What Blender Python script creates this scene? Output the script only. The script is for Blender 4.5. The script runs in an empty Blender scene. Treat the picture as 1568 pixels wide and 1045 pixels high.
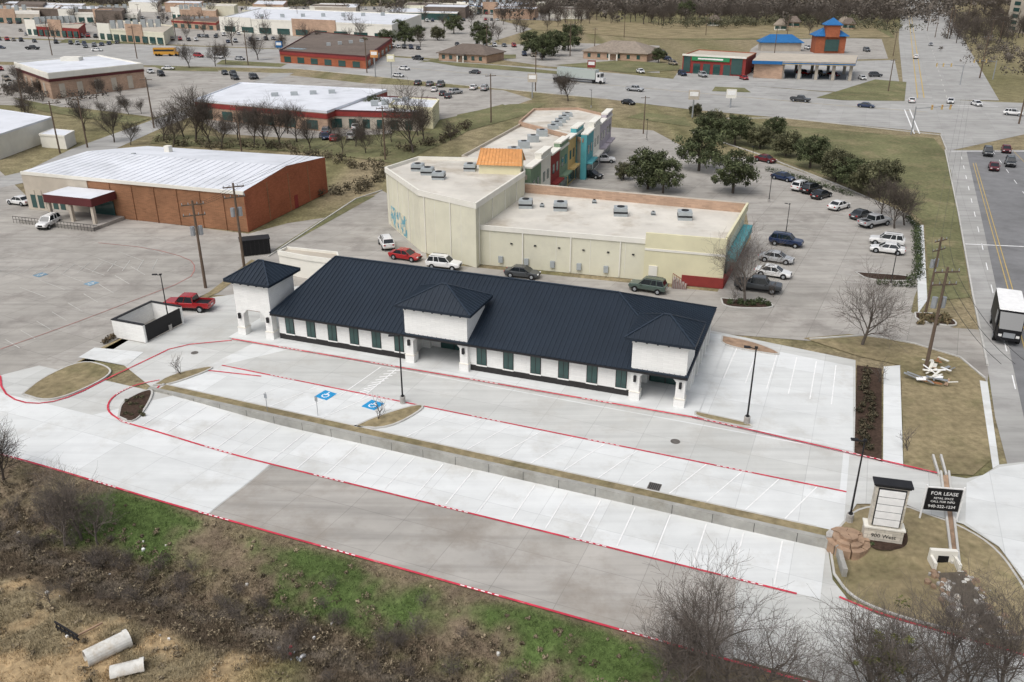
import bpy, bmesh, math, random
import numpy as np
from mathutils import Vector, Matrix, noise as mn
R=random.Random(7)
scene=bpy.context.scene
H=38.0; PITCH=math.radians(24.12); FPX=1300.0
cp,sp=math.cos(PITCH),math.sin(PITCH)
# ---------------------------------------------------------------- terrain
W0=(-34.35,72.9); W1=(22.75,49.66)
WL=math.hypot(W1[0]-W0[0],W1[1]-W0[1])
dx,dy=(W1[0]-W0[0])/WL,(W1[1]-W0[1])/WL
nx,ny=dy,-dx
def sm(t):
    t=max(0.,min(1.,t)); return t*t*(3-2*t)
def sq(x,y):
    rx,ry=x-W0[0],y-W0[1]
    return rx*dx+ry*dy, rx*nx+ry*ny
def SQ(s,q): return (W0[0]+dx*s+nx*q, W0[1]+dy*s+ny*q)
def h(x,y,shift=0.):
    s,q=sq(x,y)
    qq=q+shift if q<5 else q
    z=0.
    if qq>=0: z-=0.62*sm(s/16)*(1-sm((s-61)/12))*(1 if qq<7 else 1-.55*sm((qq-7)/7))
    if q>14: z+=(-1.5*sm((q-14)/6.5)+.9*sm((q-21.5)/4))*(1-sm((s-52)/12))
    return z
# survey: photogrammetric plan position of a measured point at height z above terrain
def G(u,v,z=0.):
    vv=v-522.5; zz=z; x=y=0
    for i in range(14):
        t=(H-zz)/(vv*cp+FPX*sp)
        x=(u-784)*t; y=t*(FPX*cp-vv*sp)
        zz=z+h(x,y)
    return (x,y)
def GL(l,z=0.): return [G(a,b,z) for a,b in l]
# ---------------------------------------------------------------- materials
MATS={}
def nodes(name):
    m=bpy.data.materials.new(name); m.use_nodes=True
    nt=m.node_tree; b=nt.nodes['Principled BSDF']
    return m,nt,b
def N(nt,t,**k):
    n=nt.nodes.new(t)
    for a,b in k.items(): setattr(n,a,b)
    return n
def mixc(nt,fac,a,b,mode='MIX'):
    n=N(nt,'ShaderNodeMix',data_type='RGBA',blend_type=mode)
    for i,vv in ((0,fac),(6,a),(7,b)):
        if hasattr(vv,'links') or hasattr(vv,'is_linked'): nt.links.new(vv,n.inputs[i])
        elif i==0: n.inputs[0].default_value=vv
        else: n.inputs[i].default_value=(*vv[:3],1)
    return n.outputs[2]
def mrange(nt,v,a,b,c,d):
    n=N(nt,'ShaderNodeMapRange'); nt.links.new(v,n.inputs[0])
    for i,x in enumerate((a,b,c,d)): n.inputs[i+1].default_value=x
    return n.outputs[0]
def noisetex(nt,co,scale,detail=5,rough=.6):
    n=N(nt,'ShaderNodeTexNoise'); nt.links.new(co,n.inputs['Vector'])
    n.inputs['Scale'].default_value=scale; n.inputs['Detail'].default_value=detail; n.inputs['Roughness'].default_value=rough
    return n.outputs[0]
def mat(name,col,rough=.8,var=.15,scale=.6,big=.08,stain=None,joint=None,rot=22.2,spec=.3,metal=0,attr=False,bump=0,jd=.62,brick=None,streak=0.,sr=(.5,.68),ss=.16):
    if name in MATS: return MATS[name]
    m,nt,b=nodes(name)
    tc=N(nt,'ShaderNodeTexCoord'); co=tc.outputs['Object']
    n1=noisetex(nt,co,scale); f1=mrange(nt,n1,.3,.7,1-var,1+var)
    n2=noisetex(nt,co,big,4); f2=mrange(nt,n2,.35,.65,1-var*.7,1+var*.7)
    mul=N(nt,'ShaderNodeMath',operation='MULTIPLY'); nt.links.new(f1,mul.inputs[0]); nt.links.new(f2,mul.inputs[1])
    if attr:
        at=N(nt,'ShaderNodeAttribute',attribute_name='Col'); base=mixc(nt,1.,at.outputs['Color'],col,'MULTIPLY')
    else:
        rgb=N(nt,'ShaderNodeRGB'); rgb.outputs[0].default_value=(*col,1); base=rgb.outputs[0]
    if brick:
        sx=N(nt,'ShaderNodeSeparateXYZ'); nt.links.new(co,sx.inputs[0])
        ad=N(nt,'ShaderNodeMath',operation='ADD'); nt.links.new(sx.outputs[0],ad.inputs[0]); nt.links.new(sx.outputs[1],ad.inputs[1])
        cb=N(nt,'ShaderNodeCombineXYZ'); nt.links.new(ad.outputs[0],cb.inputs[0]); nt.links.new(sx.outputs[2],cb.inputs[1])
        br=N(nt,'ShaderNodeTexBrick'); nt.links.new(cb.outputs[0],br.inputs['Vector'])
        br.inputs['Scale'].default_value=1; br.inputs['Brick Width'].default_value=brick[0]; br.inputs['Row Height'].default_value=brick[1]
        br.inputs['Mortar Size'].default_value=brick[2]; bv=brick[4] if len(brick)>4 else .14
        br.inputs['Color1'].default_value=(1-bv,1-bv,1-bv,1); br.inputs['Color2'].default_value=(1+bv,1+bv,1+bv,1); br.inputs['Mortar'].default_value=(brick[3],)*3+(1,)
        base=mixc(nt,1.,base,br.outputs[0],'MULTIPLY')
    if joint:
        mp=N(nt,'ShaderNodeMapping'); nt.links.new(co,mp.inputs[0]); mp.inputs['Rotation'].default_value=(0,0,math.radians(rot))
        br=N(nt,'ShaderNodeTexBrick'); br.offset=0; nt.links.new(mp.outputs[0],br.inputs['Vector'])
        br.inputs['Scale'].default_value=1; br.inputs['Brick Width'].default_value=joint; br.inputs['Row Height'].default_value=joint
        br.inputs['Mortar Size'].default_value=.028; br.inputs['Mortar Smooth'].default_value=.3
        br.inputs['Color1'].default_value=(.94,.94,.93,1); br.inputs['Color2'].default_value=(1.05,1.05,1.05,1); br.inputs['Mortar'].default_value=(jd,jd,jd,1)
        base=mixc(nt,1.,base,br.outputs[0],'MULTIPLY')
        if streak:
            mp2=N(nt,'ShaderNodeMapping'); nt.links.new(co,mp2.inputs[0]); mp2.inputs['Rotation'].default_value=(0,0,math.radians(rot)); mp2.inputs['Scale'].default_value=(.04,.9,1)
            n4=noisetex(nt,mp2.outputs[0],1,4,.6); f4=mrange(nt,n4,.42,.7,1.03,1-streak); vs=N(nt,'ShaderNodeVectorMath',operation='SCALE'); nt.links.new(base,vs.inputs[0]); nt.links.new(f4,vs.inputs['Scale']); base=vs.outputs[0]
    if stain:
        n3=noisetex(nt,co,ss,8,.7); f3=mrange(nt,n3,sr[0],sr[1],0,.9)
        base=mixc(nt,f3,base,stain)
    vm=N(nt,'ShaderNodeVectorMath',operation='SCALE'); nt.links.new(base,vm.inputs[0]); nt.links.new(mul.outputs[0],vm.inputs['Scale'])
    nt.links.new(vm.outputs[0],b.inputs['Base Color'])
    b.inputs['Roughness'].default_value=rough; b.inputs['Specular IOR Level'].default_value=spec; b.inputs['Metallic'].default_value=metal
    if bump:
        bn=N(nt,'ShaderNodeBump'); bn.inputs['Strength'].default_value=bump; bn.inputs['Distance'].default_value=.1
        nb=noisetex(nt,co,3,6,.7); nt.links.new(nb,bn.inputs['Height']); nt.links.new(bn.outputs[0],b.inputs['Normal'])
    MATS[name]=m; return m
conc_new=mat('concrete_new',(.66,.675,.67),.85,.05,.5,.07,stain=(.52,.515,.485),joint=4.6,jd=.8,streak=.07,sr=(.52,.72),ss=.22)
conc_mid=mat('concrete_lane',(.40,.38,.35),.85,.08,.4,.06,stain=(.29,.26,.225),joint=4.6,jd=.75,streak=.22,sr=(.48,.66),ss=.13)
conc_drive=mat('concrete_drive',(.555,.56,.54),.85,.06,.4,.06,stain=(.42,.41,.38),joint=4.6,jd=.78,streak=.14,sr=(.5,.7),ss=.2)
conc_old=mat('concrete_old',(.37,.35,.32),.9,.12,.3,.05,stain=(.24,.22,.20),joint=5.,rot=27,jd=.62,streak=.18)
conc_road=mat('concrete_road',(.37,.365,.35),.9,.10,.2,.03,stain=(.29,.28,.27),joint=6,jd=.75,streak=.18)
asphalt=mat('asphalt',(.20,.20,.203),.9,.12,.5,.05,stain=(.15,.15,.15))
conc_kerb=mat('kerb_concrete',(.50,.49,.46),.85,.12,1)
wallconc=mat('retaining_concrete',(.34,.335,.31),.85,.22,.7,stain=(.22,.21,.18))
redp=mat('red_paint',(.55,.045,.075),.7,.25,1.2,stain=(.50,.30,.28),sr=(.56,.7),ss=.9)
redf_=mat('faded_red_paint',(.38,.17,.15),.8,.25,1.2)
whitep=mat('white_paint',(.82,.82,.81),.7,.08,2)
whitef=mat('faded_white_paint',(.50,.49,.46),.8,.2,2)
bluep=mat('blue_paint',(.02,.27,.55),.7,.1,2)
bluef=mat('faded_blue_paint',(.16,.27,.36),.7,.2,2)
yelp=mat('yellow_paint',(.50,.36,.12),.7,.1,2)
groundm=mat('ground_soil_grass',(1,1,1),.95,.32,2.2,.35,attr=True,bump=.8,spec=.1)
lawn=mat('lawn_grass',(.155,.155,.08),.95,.28,1.5,.09,stain=(.25,.21,.125),bump=.5,spec=.1)
drylawn=mat('dry_lawn',(.255,.21,.125),.95,.28,1.5,.12,stain=(.17,.155,.08),bump=.5,spec=.1)
mulch=mat('mulch',(.06,.04,.03),.95,.4,4,spec=.1)
barkm=mat('bark',(.095,.08,.068),.9,.3,3,spec=.1)
barkl=mat('bark_light',(.14,.12,.105),.9,.3,3,spec=.1)
leafm=mat('leaves',(1,1,1),.7,.2,1,attr=True,spec=.2)
navy=mat('roof_navy_metal',(.011,.019,.031),.48,.12,.4,spec=.35)
navyr=mat('roof_seam_metal',(.024,.036,.054),.45,.1,.4,spec=.4)
stucco=mat('white_stucco_brick',(.80,.80,.775),.8,.03,1.5,brick=(.6,.2,.01,.88,.035))
wains=mat('dark_wainscot',(.03,.028,.028),.7,.2,3,brick=(.4,.12,.01,.6))
glass=mat('window_glass',(.03,.075,.07),.08,.1,1,spec=.7)
dark=mat('dark_metal',(.018,.018,.02),.5,.2,2)
iron=mat('cast_iron',(.12,.11,.10),.7,.2,5)
orangew=mat('cedar_wood',(.30,.13,.055),.6,.2,2)
cream=mat('cream_stucco',(.66,.64,.51),.85,.05,.4,stain=(.57,.55,.45))
cream2=mat('cream_stucco_warm',(.69,.65,.45),.85,.06,.4)
creamt=mat('cream_trim',(.74,.72,.65),.8,.05)
roofc=mat('membrane_roof',(.60,.57,.51),.85,.12,.25,.06,stain=(.42,.37,.30))
roofw=mat('white_roof',(.68,.70,.74),.6,.06,.2,.05,stain=(.56,.58,.61))
brick=mat('orange_brick',(.26,.13,.07),.85,.15,.4,brick=(.5,.17,.015,1.25))
brickr=mat('red_brick_panel',(.34,.11,.055),.85,.12,.4,brick=(.5,.17,.015,.85))
brickt=mat('tan_brick',(.42,.29,.21),.85,.12,.4,brick=(.6,.2,.015,1.1))
tanw=mat('tan_wall',(.47,.42,.35),.85,.1,.5)
maroon=mat('maroon_metal',(.10,.025,.027),.5,.1,1)
redw=mat('red_wall',(.25,.04,.035),.8,.1,1)
bluew=mat('blue_metal',(.02,.13,.33),.5,.1,1)
teal=mat('teal_wall',(.10,.36,.40),.7,.1,1)
muralm=mat('mural_paint',(.12,.32,.40),.8,.2,1.5,stain=(.62,.55,.40),sr=(.45,.5),ss=.9)
greenw=mat('green_sign',(.03,.22,.09),.6,.1,1)
greenf=mat('green_facade',(.20,.28,.19),.8,.1,1)
yelw=mat('yellow_facade',(.55,.40,.17),.8,.1,1)
pinkw=mat('mauve_facade',(.42,.38,.42),.8,.1,1)
orat=mat('orange_tile_roof',(.55,.26,.09),.6,.15,2)
shing=mat('shingle_roof',(.15,.12,.10),.9,.2,1)
shingt=mat('tan_shingle_roof',(.25,.21,.17),.9,.2,1)
steel=mat('galvanised_metal',(.38,.40,.42),.45,.1,2,metal=.5)
acm=mat('rooftop_unit_metal',(.36,.39,.40),.6,.1,2)
wood=mat('pole_wood',(.13,.095,.07),.9,.2,3)
stone=mat('stone',(.40,.385,.36),.9,.25,2.5)
pipem=mat('pale_concrete_pipe',(.62,.61,.57),.85,.15,2,stain=(.42,.36,.28),ss=.8)
flag=mat('flagstone',(.32,.22,.15),.85,.3,1.5)
lime=mat('limestone',(.60,.56,.48),.85,.12,3,brick=(.8,.3,.02,.75))
black=mat('black_panel',(.01,.01,.012),.5,.1,1)
rubber=mat('tyre_rubber',(.012,.012,.012),.9,.1,2)
carglass=mat('car_glass',(.012,.016,.02),.08,.05,1,spec=.8)
lampr=mat('tail_lamp',(.35,.01,.01),.3,.05)
lampw=mat('head_lamp',(.7,.7,.68),.2,.05)
mud=mat('mud',(.12,.10,.075),.6,.3,1)
# ---------------------------------------------------------------- mesh accumulator
class Fr:
    def __init__(s,o,ang): s.o=o; s.c=math.cos(ang); s.s=math.sin(ang); s.ang=ang
    def __call__(s,a,b,z=0.): return (s.o[0]+a*s.c-b*s.s, s.o[1]+a*s.s+b*s.c, z)
class M:
    def __init__(s): s.v=[];s.f=[];s.mi=[];s.m=[]
    def mid(s,m):
        if m not in s.m: s.m.append(m)
        return s.m.index(m)
    def poly(s,p,m):
        n=len(s.v); s.v+=[tuple(q) for q in p]; s.f.append(tuple(range(n,n+len(p)))); s.mi.append(s.mid(m))
    def prism(s,p,z0,z1,mw,mt=None):
        n=len(p); a=sum(p[i][0]*p[(i+1)%n][1]-p[(i+1)%n][0]*p[i][1] for i in range(n))
        if a<0: p=p[::-1]
        b=len(s.v); s.v+=[(q[0],q[1],z0) for q in p]+[(q[0],q[1],z1) for q in p]
        for i in range(n):
            j=(i+1)%n; s.f.append((b+i,b+j,b+n+j,b+n+i)); s.mi.append(s.mid(mw))
        s.f.append(tuple(b+n+i for i in range(n))); s.mi.append(s.mid(mt or mw))
        s.f.append(tuple(b+n-1-i for i in range(n))); s.mi.append(s.mid(mw))
    def box(s,F,a0,a1,b0,b1,z0,z1,m,mt=None):
        s.prism([F(a0,b0)[:2],F(a1,b0)[:2],F(a1,b1)[:2],F(a0,b1)[:2]],z0,z1,m,mt)
    def cyl(s,p0,p1,r0,r1,n,m,cap=True):
        p0=Vector(p0);p1=Vector(p1);d=(p1-p0)
        if d.length<1e-6:return
        d.normalize(); u=d.orthogonal().normalized(); w=d.cross(u); b=len(s.v)
        for p,r in ((p0,r0),(p1,r1)):
            for i in range(n):
                t=2*math.pi*i/n; s.v.append(tuple(p+u*math.cos(t)*r+w*math.sin(t)*r))
        k=s.mid(m)
        for i in range(n):
            j=(i+1)%n; s.f.append((b+i,b+j,b+n+j,b+n+i)); s.mi.append(k)
        if cap:
            s.f.append(tuple(b+n+i for i in range(n)));s.mi.append(k); s.f.append(tuple(b+n-1-i for i in range(n)));s.mi.append(k)
    def beam(s,p0,p1,w,hh,m):
        p0=Vector(p0);p1=Vector(p1);d=(p1-p0)
        if d.length<1e-4:return
        d.normalize(); sd=d.cross(Vector((0,0,1)))
        sd=sd.normalized() if sd.length>1e-4 else Vector((1,0,0)); up=sd.cross(d).normalized()
        c=[p+sd*a*w/2+up*e*hh/2 for p in (p0,p1) for a,e in ((-1,-1),(1,-1),(1,1),(-1,1))]
        b=len(s.v); s.v+=[tuple(q) for q in c]; k=s.mid(m)
        for f in ((0,1,5,4),(1,2,6,5),(2,3,7,6),(3,0,4,7),(0,3,2,1),(4,5,6,7)):
            s.f.append(tuple(b+i for i in f)); s.mi.append(k)
    def mesh(s,name):
        me=bpy.data.meshes.new(name); me.from_pydata(s.v,[],s.f)
        for m in s.m: me.materials.append(m)
        me.polygons.foreach_set('material_index',s.mi); me.update(); return me
    def build(s,name,parent=None):
        return put(s.mesh(name),name,parent)
def put(me,name,parent=None,loc=(0,0,0),rz=0,sc=1):
    o=bpy.data.objects.new(name,me); scene.collection.objects.link(o)
    o.location=loc; o.rotation_euler=(0,0,rz); o.scale=(sc,)*3 if not isinstance(sc,tuple) else sc
    if parent:o.parent=parent
    return o
def sheet(name,pts,z,m,drape=False,cell=1.0):
    bm=bmesh.new(); vs=[bm.verts.new((p[0],p[1],0)) for p in pts]; f=bm.faces.new(vs)
    f.normal_update()
    if f.normal.z<0: f.normal_flip()
    if drape:
        bmesh.ops.triangulate(bm,faces=bm.faces[:])
        for ax in (0,1):
            lo=min(p[ax] for p in pts); hi=max(p[ax] for p in pts); c=math.floor(lo)+cell
            while c<hi:
                co=[0,0,0];no=[0,0,0];co[ax]=c+.001;no[ax]=1
                bmesh.ops.bisect_plane(bm,geom=bm.verts[:]+bm.edges[:]+bm.faces[:],plane_co=co,plane_no=no); c+=cell
        for v in bm.verts: v.co.z=h(v.co.x,v.co.y)+z
    else:
        for v in bm.verts: v.co.z=z
    me=bpy.data.meshes.new(name); bm.to_mesh(me); bm.free(); me.materials.append(m)
    return put(me,name)
def resample(pts,st=1.0):
    out=[]
    for i in range(len(pts)-1):
        a,b=pts[i],pts[i+1]; L=math.hypot(b[0]-a[0],b[1]-a[1]); n=max(1,int(L/st))
        for k in range(n): out.append((a[0]+(b[0]-a[0])*k/n,a[1]+(b[1]-a[1])*k/n))
    out.append(pts[-1]); return out
def chaikin(p,n=2):
    for _ in range(n):
        o=[p[0]]
        for i in range(len(p)-1):
            a,b=p[i],p[i+1]; o+=[(a[0]*.75+b[0]*.25,a[1]*.75+b[1]*.25),(a[0]*.25+b[0]*.75,a[1]*.25+b[1]*.75)]
        o.append(p[-1]); p=o
    return p
def offs(p):
    o=[]
    for i in range(len(p)):
        a=p[max(0,i-1)];b=p[min(len(p)-1,i+1)]; d=math.hypot(b[0]-a[0],b[1]-a[1]) or 1
        o.append((-(b[1]-a[1])/d,(b[0]-a[0])/d))
    return o
def stripe(mm,pts,w,z,m,st=1.0,hf=None):
    p=resample(pts,st); n=offs(p); hf=hf or h
    L=[(p[i][0]+n[i][0]*w/2,p[i][1]+n[i][1]*w/2) for i in range(len(p))]
    Q=[(p[i][0]-n[i][0]*w/2,p[i][1]-n[i][1]*w/2) for i in range(len(p))]
    for i in range(len(p)-1):
        za=hf(*p[i])+z; zb=hf(*p[i+1])+z
        mm.poly([(*Q[i],za),(*Q[i+1],zb),(*L[i+1],zb),(*L[i],za)],m)
def kerb(mm,pts,w,z0,z1,m,st=1.0,hf=None):
    p=resample(pts,st); n=offs(p); hf=hf or h
    for i in range(len(p)-1):
        za=hf(*p[i]); zb=hf(*p[i+1]); c=[]
        for q,nn,zz in ((p[i],n[i],za),(p[i+1],n[i+1],zb)):
            for sgn,ze in ((-1,z0),(1,z0),(1,z1),(-1,z1)): c.append((q[0]+nn[0]*w/2*sgn,q[1]+nn[1]*w/2*sgn,zz+ze))
        b=len(mm.v); mm.v+=c; k=mm.mid(m)
        for f in ((0,1,5,4),(1,2,6,5),(2,3,7,6),(3,0,4,7)): mm.f.append(tuple(b+x for x in f)); mm.mi.append(k)
        if i==0: mm.f.append((b,b+3,b+2,b+1)); mm.mi.append(k)
        if i==len(p)-2: mm.f.append((b+4,b+5,b+6,b+7)); mm.mi.append(k)
# ---------------------------------------------------------------- ground
def axis(lo,hi,st,far):
    a=list(np.arange(lo,hi+.01,st)); g=st
    while a[-1]<far: g*=1.35; a.append(a[-1]+g)
    g=st
    while a[0]>-far: g*=1.35; a.insert(0,a[0]-g)
    return a
xs=axis(-62,44,.5,3500); ys=[y for y in axis(30,80,.5,4000) if y>-200]
GV=[];GC=[]
TAN=np.array((.26,.215,.135));GRN=np.array((.085,.125,.04));BRN=np.array((.12,.093,.066));DIRT=np.array((.42,.31,.18));OLV=np.array((.18,.165,.085));MUD=np.array((.17,.145,.115))
def gcol(x,y):
    s,q=sq(x,y); n=mn.noise(Vector((x*.12,y*.12,0)));n2=mn.noise(Vector((x*.4,y*.4,5)));n3=mn.noise(Vector((x*1.1,y*1.1,9)))
    base=TAN*(1+.25*n2)+ (OLV-TAN)*sm(.5+n*1.3)
    if q>13 and s<75 and y<120:
        qq=q+n*1.5+n2*.8
        g=sm((qq-14.3)/1.)*(1-sm((qq-19)/1.8))*sm((s-2)/8)*sm(.72+n*1.3+n2*.8+n3*.4)
        c=BRN*1.5+(TAN*.8-BRN*1.5)*sm(.5+n2+n3*.6)
        c=c+(GRN-c)*g
        br=sm((qq-18.8)/1.5)*(1-sm((qq-23.4)/1.6))
        c=c+((BRN*(1+.5*n3))-c)*br*.9
        d=sm((qq-23)/1.5)*(1-sm((s-28)/8))
        dc=TAN*1.0+(DIRT-TAN)*sm(.42+n*1.4+n2*1.6+n3*.5)
        c=c+(dc-c)*d
        g2=sm((qq-22.5)/2)*sm((s-28)/6)
        c=c+((GRN*.7+OLV*.45)*(1+.3*n3)-c)*g2*.8*sm(.6+n2)
        m=1-abs(q-21.3+n2)/.8
        if m>0: c=c+(MUD-c)*sm(m*1.5)*.8
        return c
    return base
for y in ys:
    for x in xs:
        near=(-70<x<50 and 25<y<90)
        z=h(x,y,1.3)-.06+(.09*mn.noise(Vector((x*.5,y*.5,1)))+.04*mn.noise(Vector((x*1.5,y*1.5,1))) if near and sq(x,y)[1]>15 else 0)
        GV.append((x,y,z)); c=gcol(x,y); GC.append((float(c[0]),float(c[1]),float(c[2]),1))
nxx=len(xs); GF=[(j*nxx+i,j*nxx+i+1,(j+1)*nxx+i+1,(j+1)*nxx+i) for j in range(len(ys)-1) for i in range(nxx-1)]
me=bpy.data.meshes.new('ground'); me.from_pydata(GV,[],GF); me.materials.append(groundm)
ca=me.color_attributes.new('Col','FLOAT_COLOR','POINT'); ca.data.foreach_set('color',np.array(GC,dtype=np.float32).ravel())
me.polygons.foreach_set('use_smooth',[True]*len(GF)); put(me,'ground')
# ---------------------------------------------------------------- paving
sheet('parking_lot_old',GL([(-200,262),(0,262),(60,318),(380,358),(396,396),(310,452),(125,553),(0,604),(-200,650)]),-.03,conc_old)
sheet('rear_driveway',GL([(396,396),(380,358),(440,342),(520,330),(585,292),(640,320),(655,402),(1110,448),(1100,508),(860,474),(520,432),(420,452),(310,452)]),-.02,conc_old)
sheet('plaza_parking_lot',GL([(1098,448),(1150,365),(1142,322),(1000,300),(800,295),(850,262),(880,240),(935,195),(1000,200),(1075,240),(1160,240),(1290,285),(1390,330),(1408,350),(1414,420),(1400,455),(1395,478),(1460,502),(1500,505),(1516,560),(1512,585),(1470,548),(1400,527),(1330,516),(1240,522),(1090,510)]),-.015,conc_old)
sheet('lower_parking_lot',[SQ(0,.06),SQ(WL,.06)]+GL([(1275,888),(1300,920),(1345,942),(1440,968),(1530,993),(1640,1025),(1640,1150),(1430,1092),(1250,1042),(950,960),(430,818),(0,697),(-200,640),(-200,560),(0,575),(60,560)]),.0,conc_drive,True)
sheet('upper_parking_lot',[SQ(0,0),SQ(WL,0)]+GL([(1290,805),(1312,772),(1385,772),(1415,785),(1475,803),(1530,838),(1575,900),(1640,980),(1640,700),(1530,712),(1505,728),(1480,733),(1445,728),(1310,697),(1310,552),(1090,507),(860,470),(520,430),(330,455),(270,470),(240,500),(165,535),(135,550),(190,560)]),.02,conc_drive)
sheet('parking_bay',[SQ(1.5,-13),SQ(62.5,-13.5),SQ(62.5,-.3),SQ(0,-.3)],.03,conc_new)
sheet('parking_bay',GL([(1098,520),(1306,562),(1306,692),(1150,658),(1065,638)]),.035,conc_new)
sheet('parking_bay',[SQ(2,.07),SQ(61.5,.07),SQ(61.5,5.8),SQ(-2,5.8)],.02,conc_new,True)
sheet('parking_bay',[SQ(-13.8,5.85),SQ(17.5,5.85),SQ(17.8,13.8),SQ(-13.8,13.8)],.02,conc_new,True)
sheet('drive_lane',[SQ(17.6,5.85),SQ(56,5.85),SQ(57,13.8),SQ(17.9,13.8)],.02,conc_mid,True)
sheet('drive_lane',[SQ(6,-12.9),SQ(62,-13.3),SQ(62,-7.1),SQ(2,-7.1)],.036,conc_drive)
sheet('driveway_apron',GL([(1480,740),(1530,716),(1600,706),(1620,960),(1572,890),(1528,836),(1478,800)]),.03,conc_new)
sheet('side_street',GL([(1545,720),(1524,640),(1512,560),(1490,455),(1468,330),(1447,230),(1640,230),(1900,500),(2300,900),(1640,1100),(1620,900),(1580,780)]),-.01,conc_road)
sheet('side_street_asphalt',GL([(1600,800),(1568,640),(1534,480),(1502,330),(1480,232),(1640,232),(1900,500),(2200,850)]),.0,asphalt)
sheet('highway',GL([(-700,30),(-200,50),(255,70),(460,77),(700,95),(940,112),(1040,122),(1250,140),(1390,150),(1568,158),(2200,190),(2200,245),(1568,206),(1450,232),(1440,204),(1200,181),(1060,168),(930,152),(700,130),(460,106),(255,101),(-100,92),(-700,80)]),-.012,conc_road)
sheet('north_street',GL([(1385,152),(1376,60),(1381,0),(1386,-18),(1412,-18),(1440,0),(1475,60),(1530,154)]),-.008,conc_road)
sheet('back_street',GL([(-60,285),(40,262),(110,228),(230,185),(340,148),(420,112),(450,112),(370,150),(250,195),(150,240),(60,275),(-60,300)]),-.02,conc_road)
sheet('far_parking_lot',GL([(-600,8),(740,10),(880,24),(760,62),(700,92),(460,76),(255,68),(-200,48),(-700,28)]),-.03,conc_old)
sheet('far_parking_lot',GL([(-300,95),(250,103),(330,108),(420,112),(340,147),(240,180),(120,165),(-300,150)]),-.03,conc_old)
sheet('shop_parking_lot',GL([(440,115),(560,128),(770,138),(815,152),(740,178),(660,205),(500,215),(340,205),(300,180),(330,160)]),-.03,conc_old)
sheet('station_forecourt',GL([(1030,122),(1040,108),(1140,98),(1370,92),(1378,130),(1385,146),(1250,139)]),-.02,conc_road)
sheet('station_forecourt',GL([(1150,75),(1180,55),(1350,60),(1360,90),(1140,96)]),-.025,conc_old)
sheet('ranch_parking_lot',GL([(600,62),(640,75),(790,95),(840,102),(1010,112),(1010,70),(880,66),(700,70)]),-.028,conc_old)
for i,p in enumerate(([(230,100),(330,104),(335,110),(250,108)],[(640,92),(760,100),(880,112),(880,116),(700,102)],[(960,180),(1060,195),(1050,180),(985,172)],[(340,92),(440,98),(430,103),(330,99)],[(1090,140),(1150,142),(1140,135),(1095,133)],[(700,176),(780,160),(840,158),(800,178),(700,205)],[(600,200),(700,178),(770,160),(780,165),(700,210),(600,255)],[(240,205),(430,215),(600,205),(600,250),(500,236),(230,220)],[(1250,150),(1290,154),(1385,155),(1388,126),(1340,122)],[(930,38),(1360,45),(1370,58),(1050,62),(930,52)],[(640,96),(700,84),(790,84),(790,90),(700,92)],[(850,100),(960,92),(1040,100),(1040,108),(960,112)],[(100,60),(230,64),(240,68),(90,66)],[(480,44),(600,46),(580,52),(470,50)],[(20,150),(120,170),(230,182),(200,192),(60,170)])):
    sheet('grass_verge',GL(p),.0+i*.006,lawn)
sheet('corner_lawn',GL([(1075,182),(1430,212),(1446,232),(1456,262),(1486,455),(1425,462),(1416,345),(1392,322),(1300,282),(1160,232),(1060,203)]),.0,lawn)
sheet('dry_field',GL([(760,30),(1100,38),(1340,44),(1365,58),(1000,60),(820,46)]),.1,drylawn)
sheet('grass_strip',GL([(410,392),(425,380),(545,303),(575,300),(440,375)]),.01,lawn)
sheet('grass_strip',GL([(90,585),(125,553),(320,448),(385,398),(398,402),(335,448),(215,505),(160,530),(110,560)]),.03,drylawn)
sheet('sidewalk',GL([(1353,562),(1378,560),(1383,716),(1352,710)]),.04,conc_new)
sheet('sidewalk',GL([(1500,583),(1512,585),(1530,712),(1520,718)]),.03,conc_new)
sheet('sidewalk',GL([(1402,345),(1414,345),(1420,460),(1406,480)]),.03,conc_new)
sheet('sidewalk',GL([(120,548),(145,533),(220,540),(195,560)]),.05,conc_new)
sheet('planting_bed',GL([(1312,560),(1350,565),(1350,708),(1308,694)]),.05,mulch)
sheet('roadside_lawn',GL([(1230,518),(1300,512),(1400,525),(1470,548),(1508,580),(1520,702),(1490,728),(1445,726),(1384,714),(1380,560),(1312,545)]),.02,drylawn)
K=M()
def island(name,px,m,z=.14,kz=.15):
    p=chaikin(GL(px)+[GL(px)[0]],2)[:-1]
    sheet(name,p,z,m); kerb(K,p+[p[0]],.18,0,kz+.01,conc_kerb,9)
island('grass_island',[(35,605),(65,580),(125,553),(165,562),(172,575),(115,604),(70,616)],drylawn)
island('mulch_island',[(182,640),(186,618),(215,602),(236,597),(228,620),(205,650)],mulch)
island('grass_island',[(235,592),(262,575),(322,562),(327,566),(262,590)],drylawn)
island('grass_island',[(543,655),(575,640),(640,620),(652,626),(595,658)],drylawn)
island('mulch_island',[(1065,632),(1150,650),(1152,658),(1064,640)],drylawn)
island('mulch_island',[(1106,516),(1150,524),(1192,540),(1192,546),(1104,530)],flag)
island('mulch_island',[(1104,458),(1150,462),(1185,466),(1180,474),(1108,472)],mulch)
island('mulch_island',[(1401,480),(1440,482),(1465,494),(1462,502),(1402,492)],mulch)
island('mulch_island',[(1310,418),(1340,420),(1395,424),(1398,432),(1330,430)],mulch)
p=[SQ(0,-1.3),SQ(WL,-1.3),SQ(WL,-.3),SQ(0,-.3)]
sheet('grass_strip',p,.15,drylawn); kerb(K,[SQ(-.5,-1.35),SQ(WL-1,-1.35)],.16,0,.16,conc_kerb)
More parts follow.
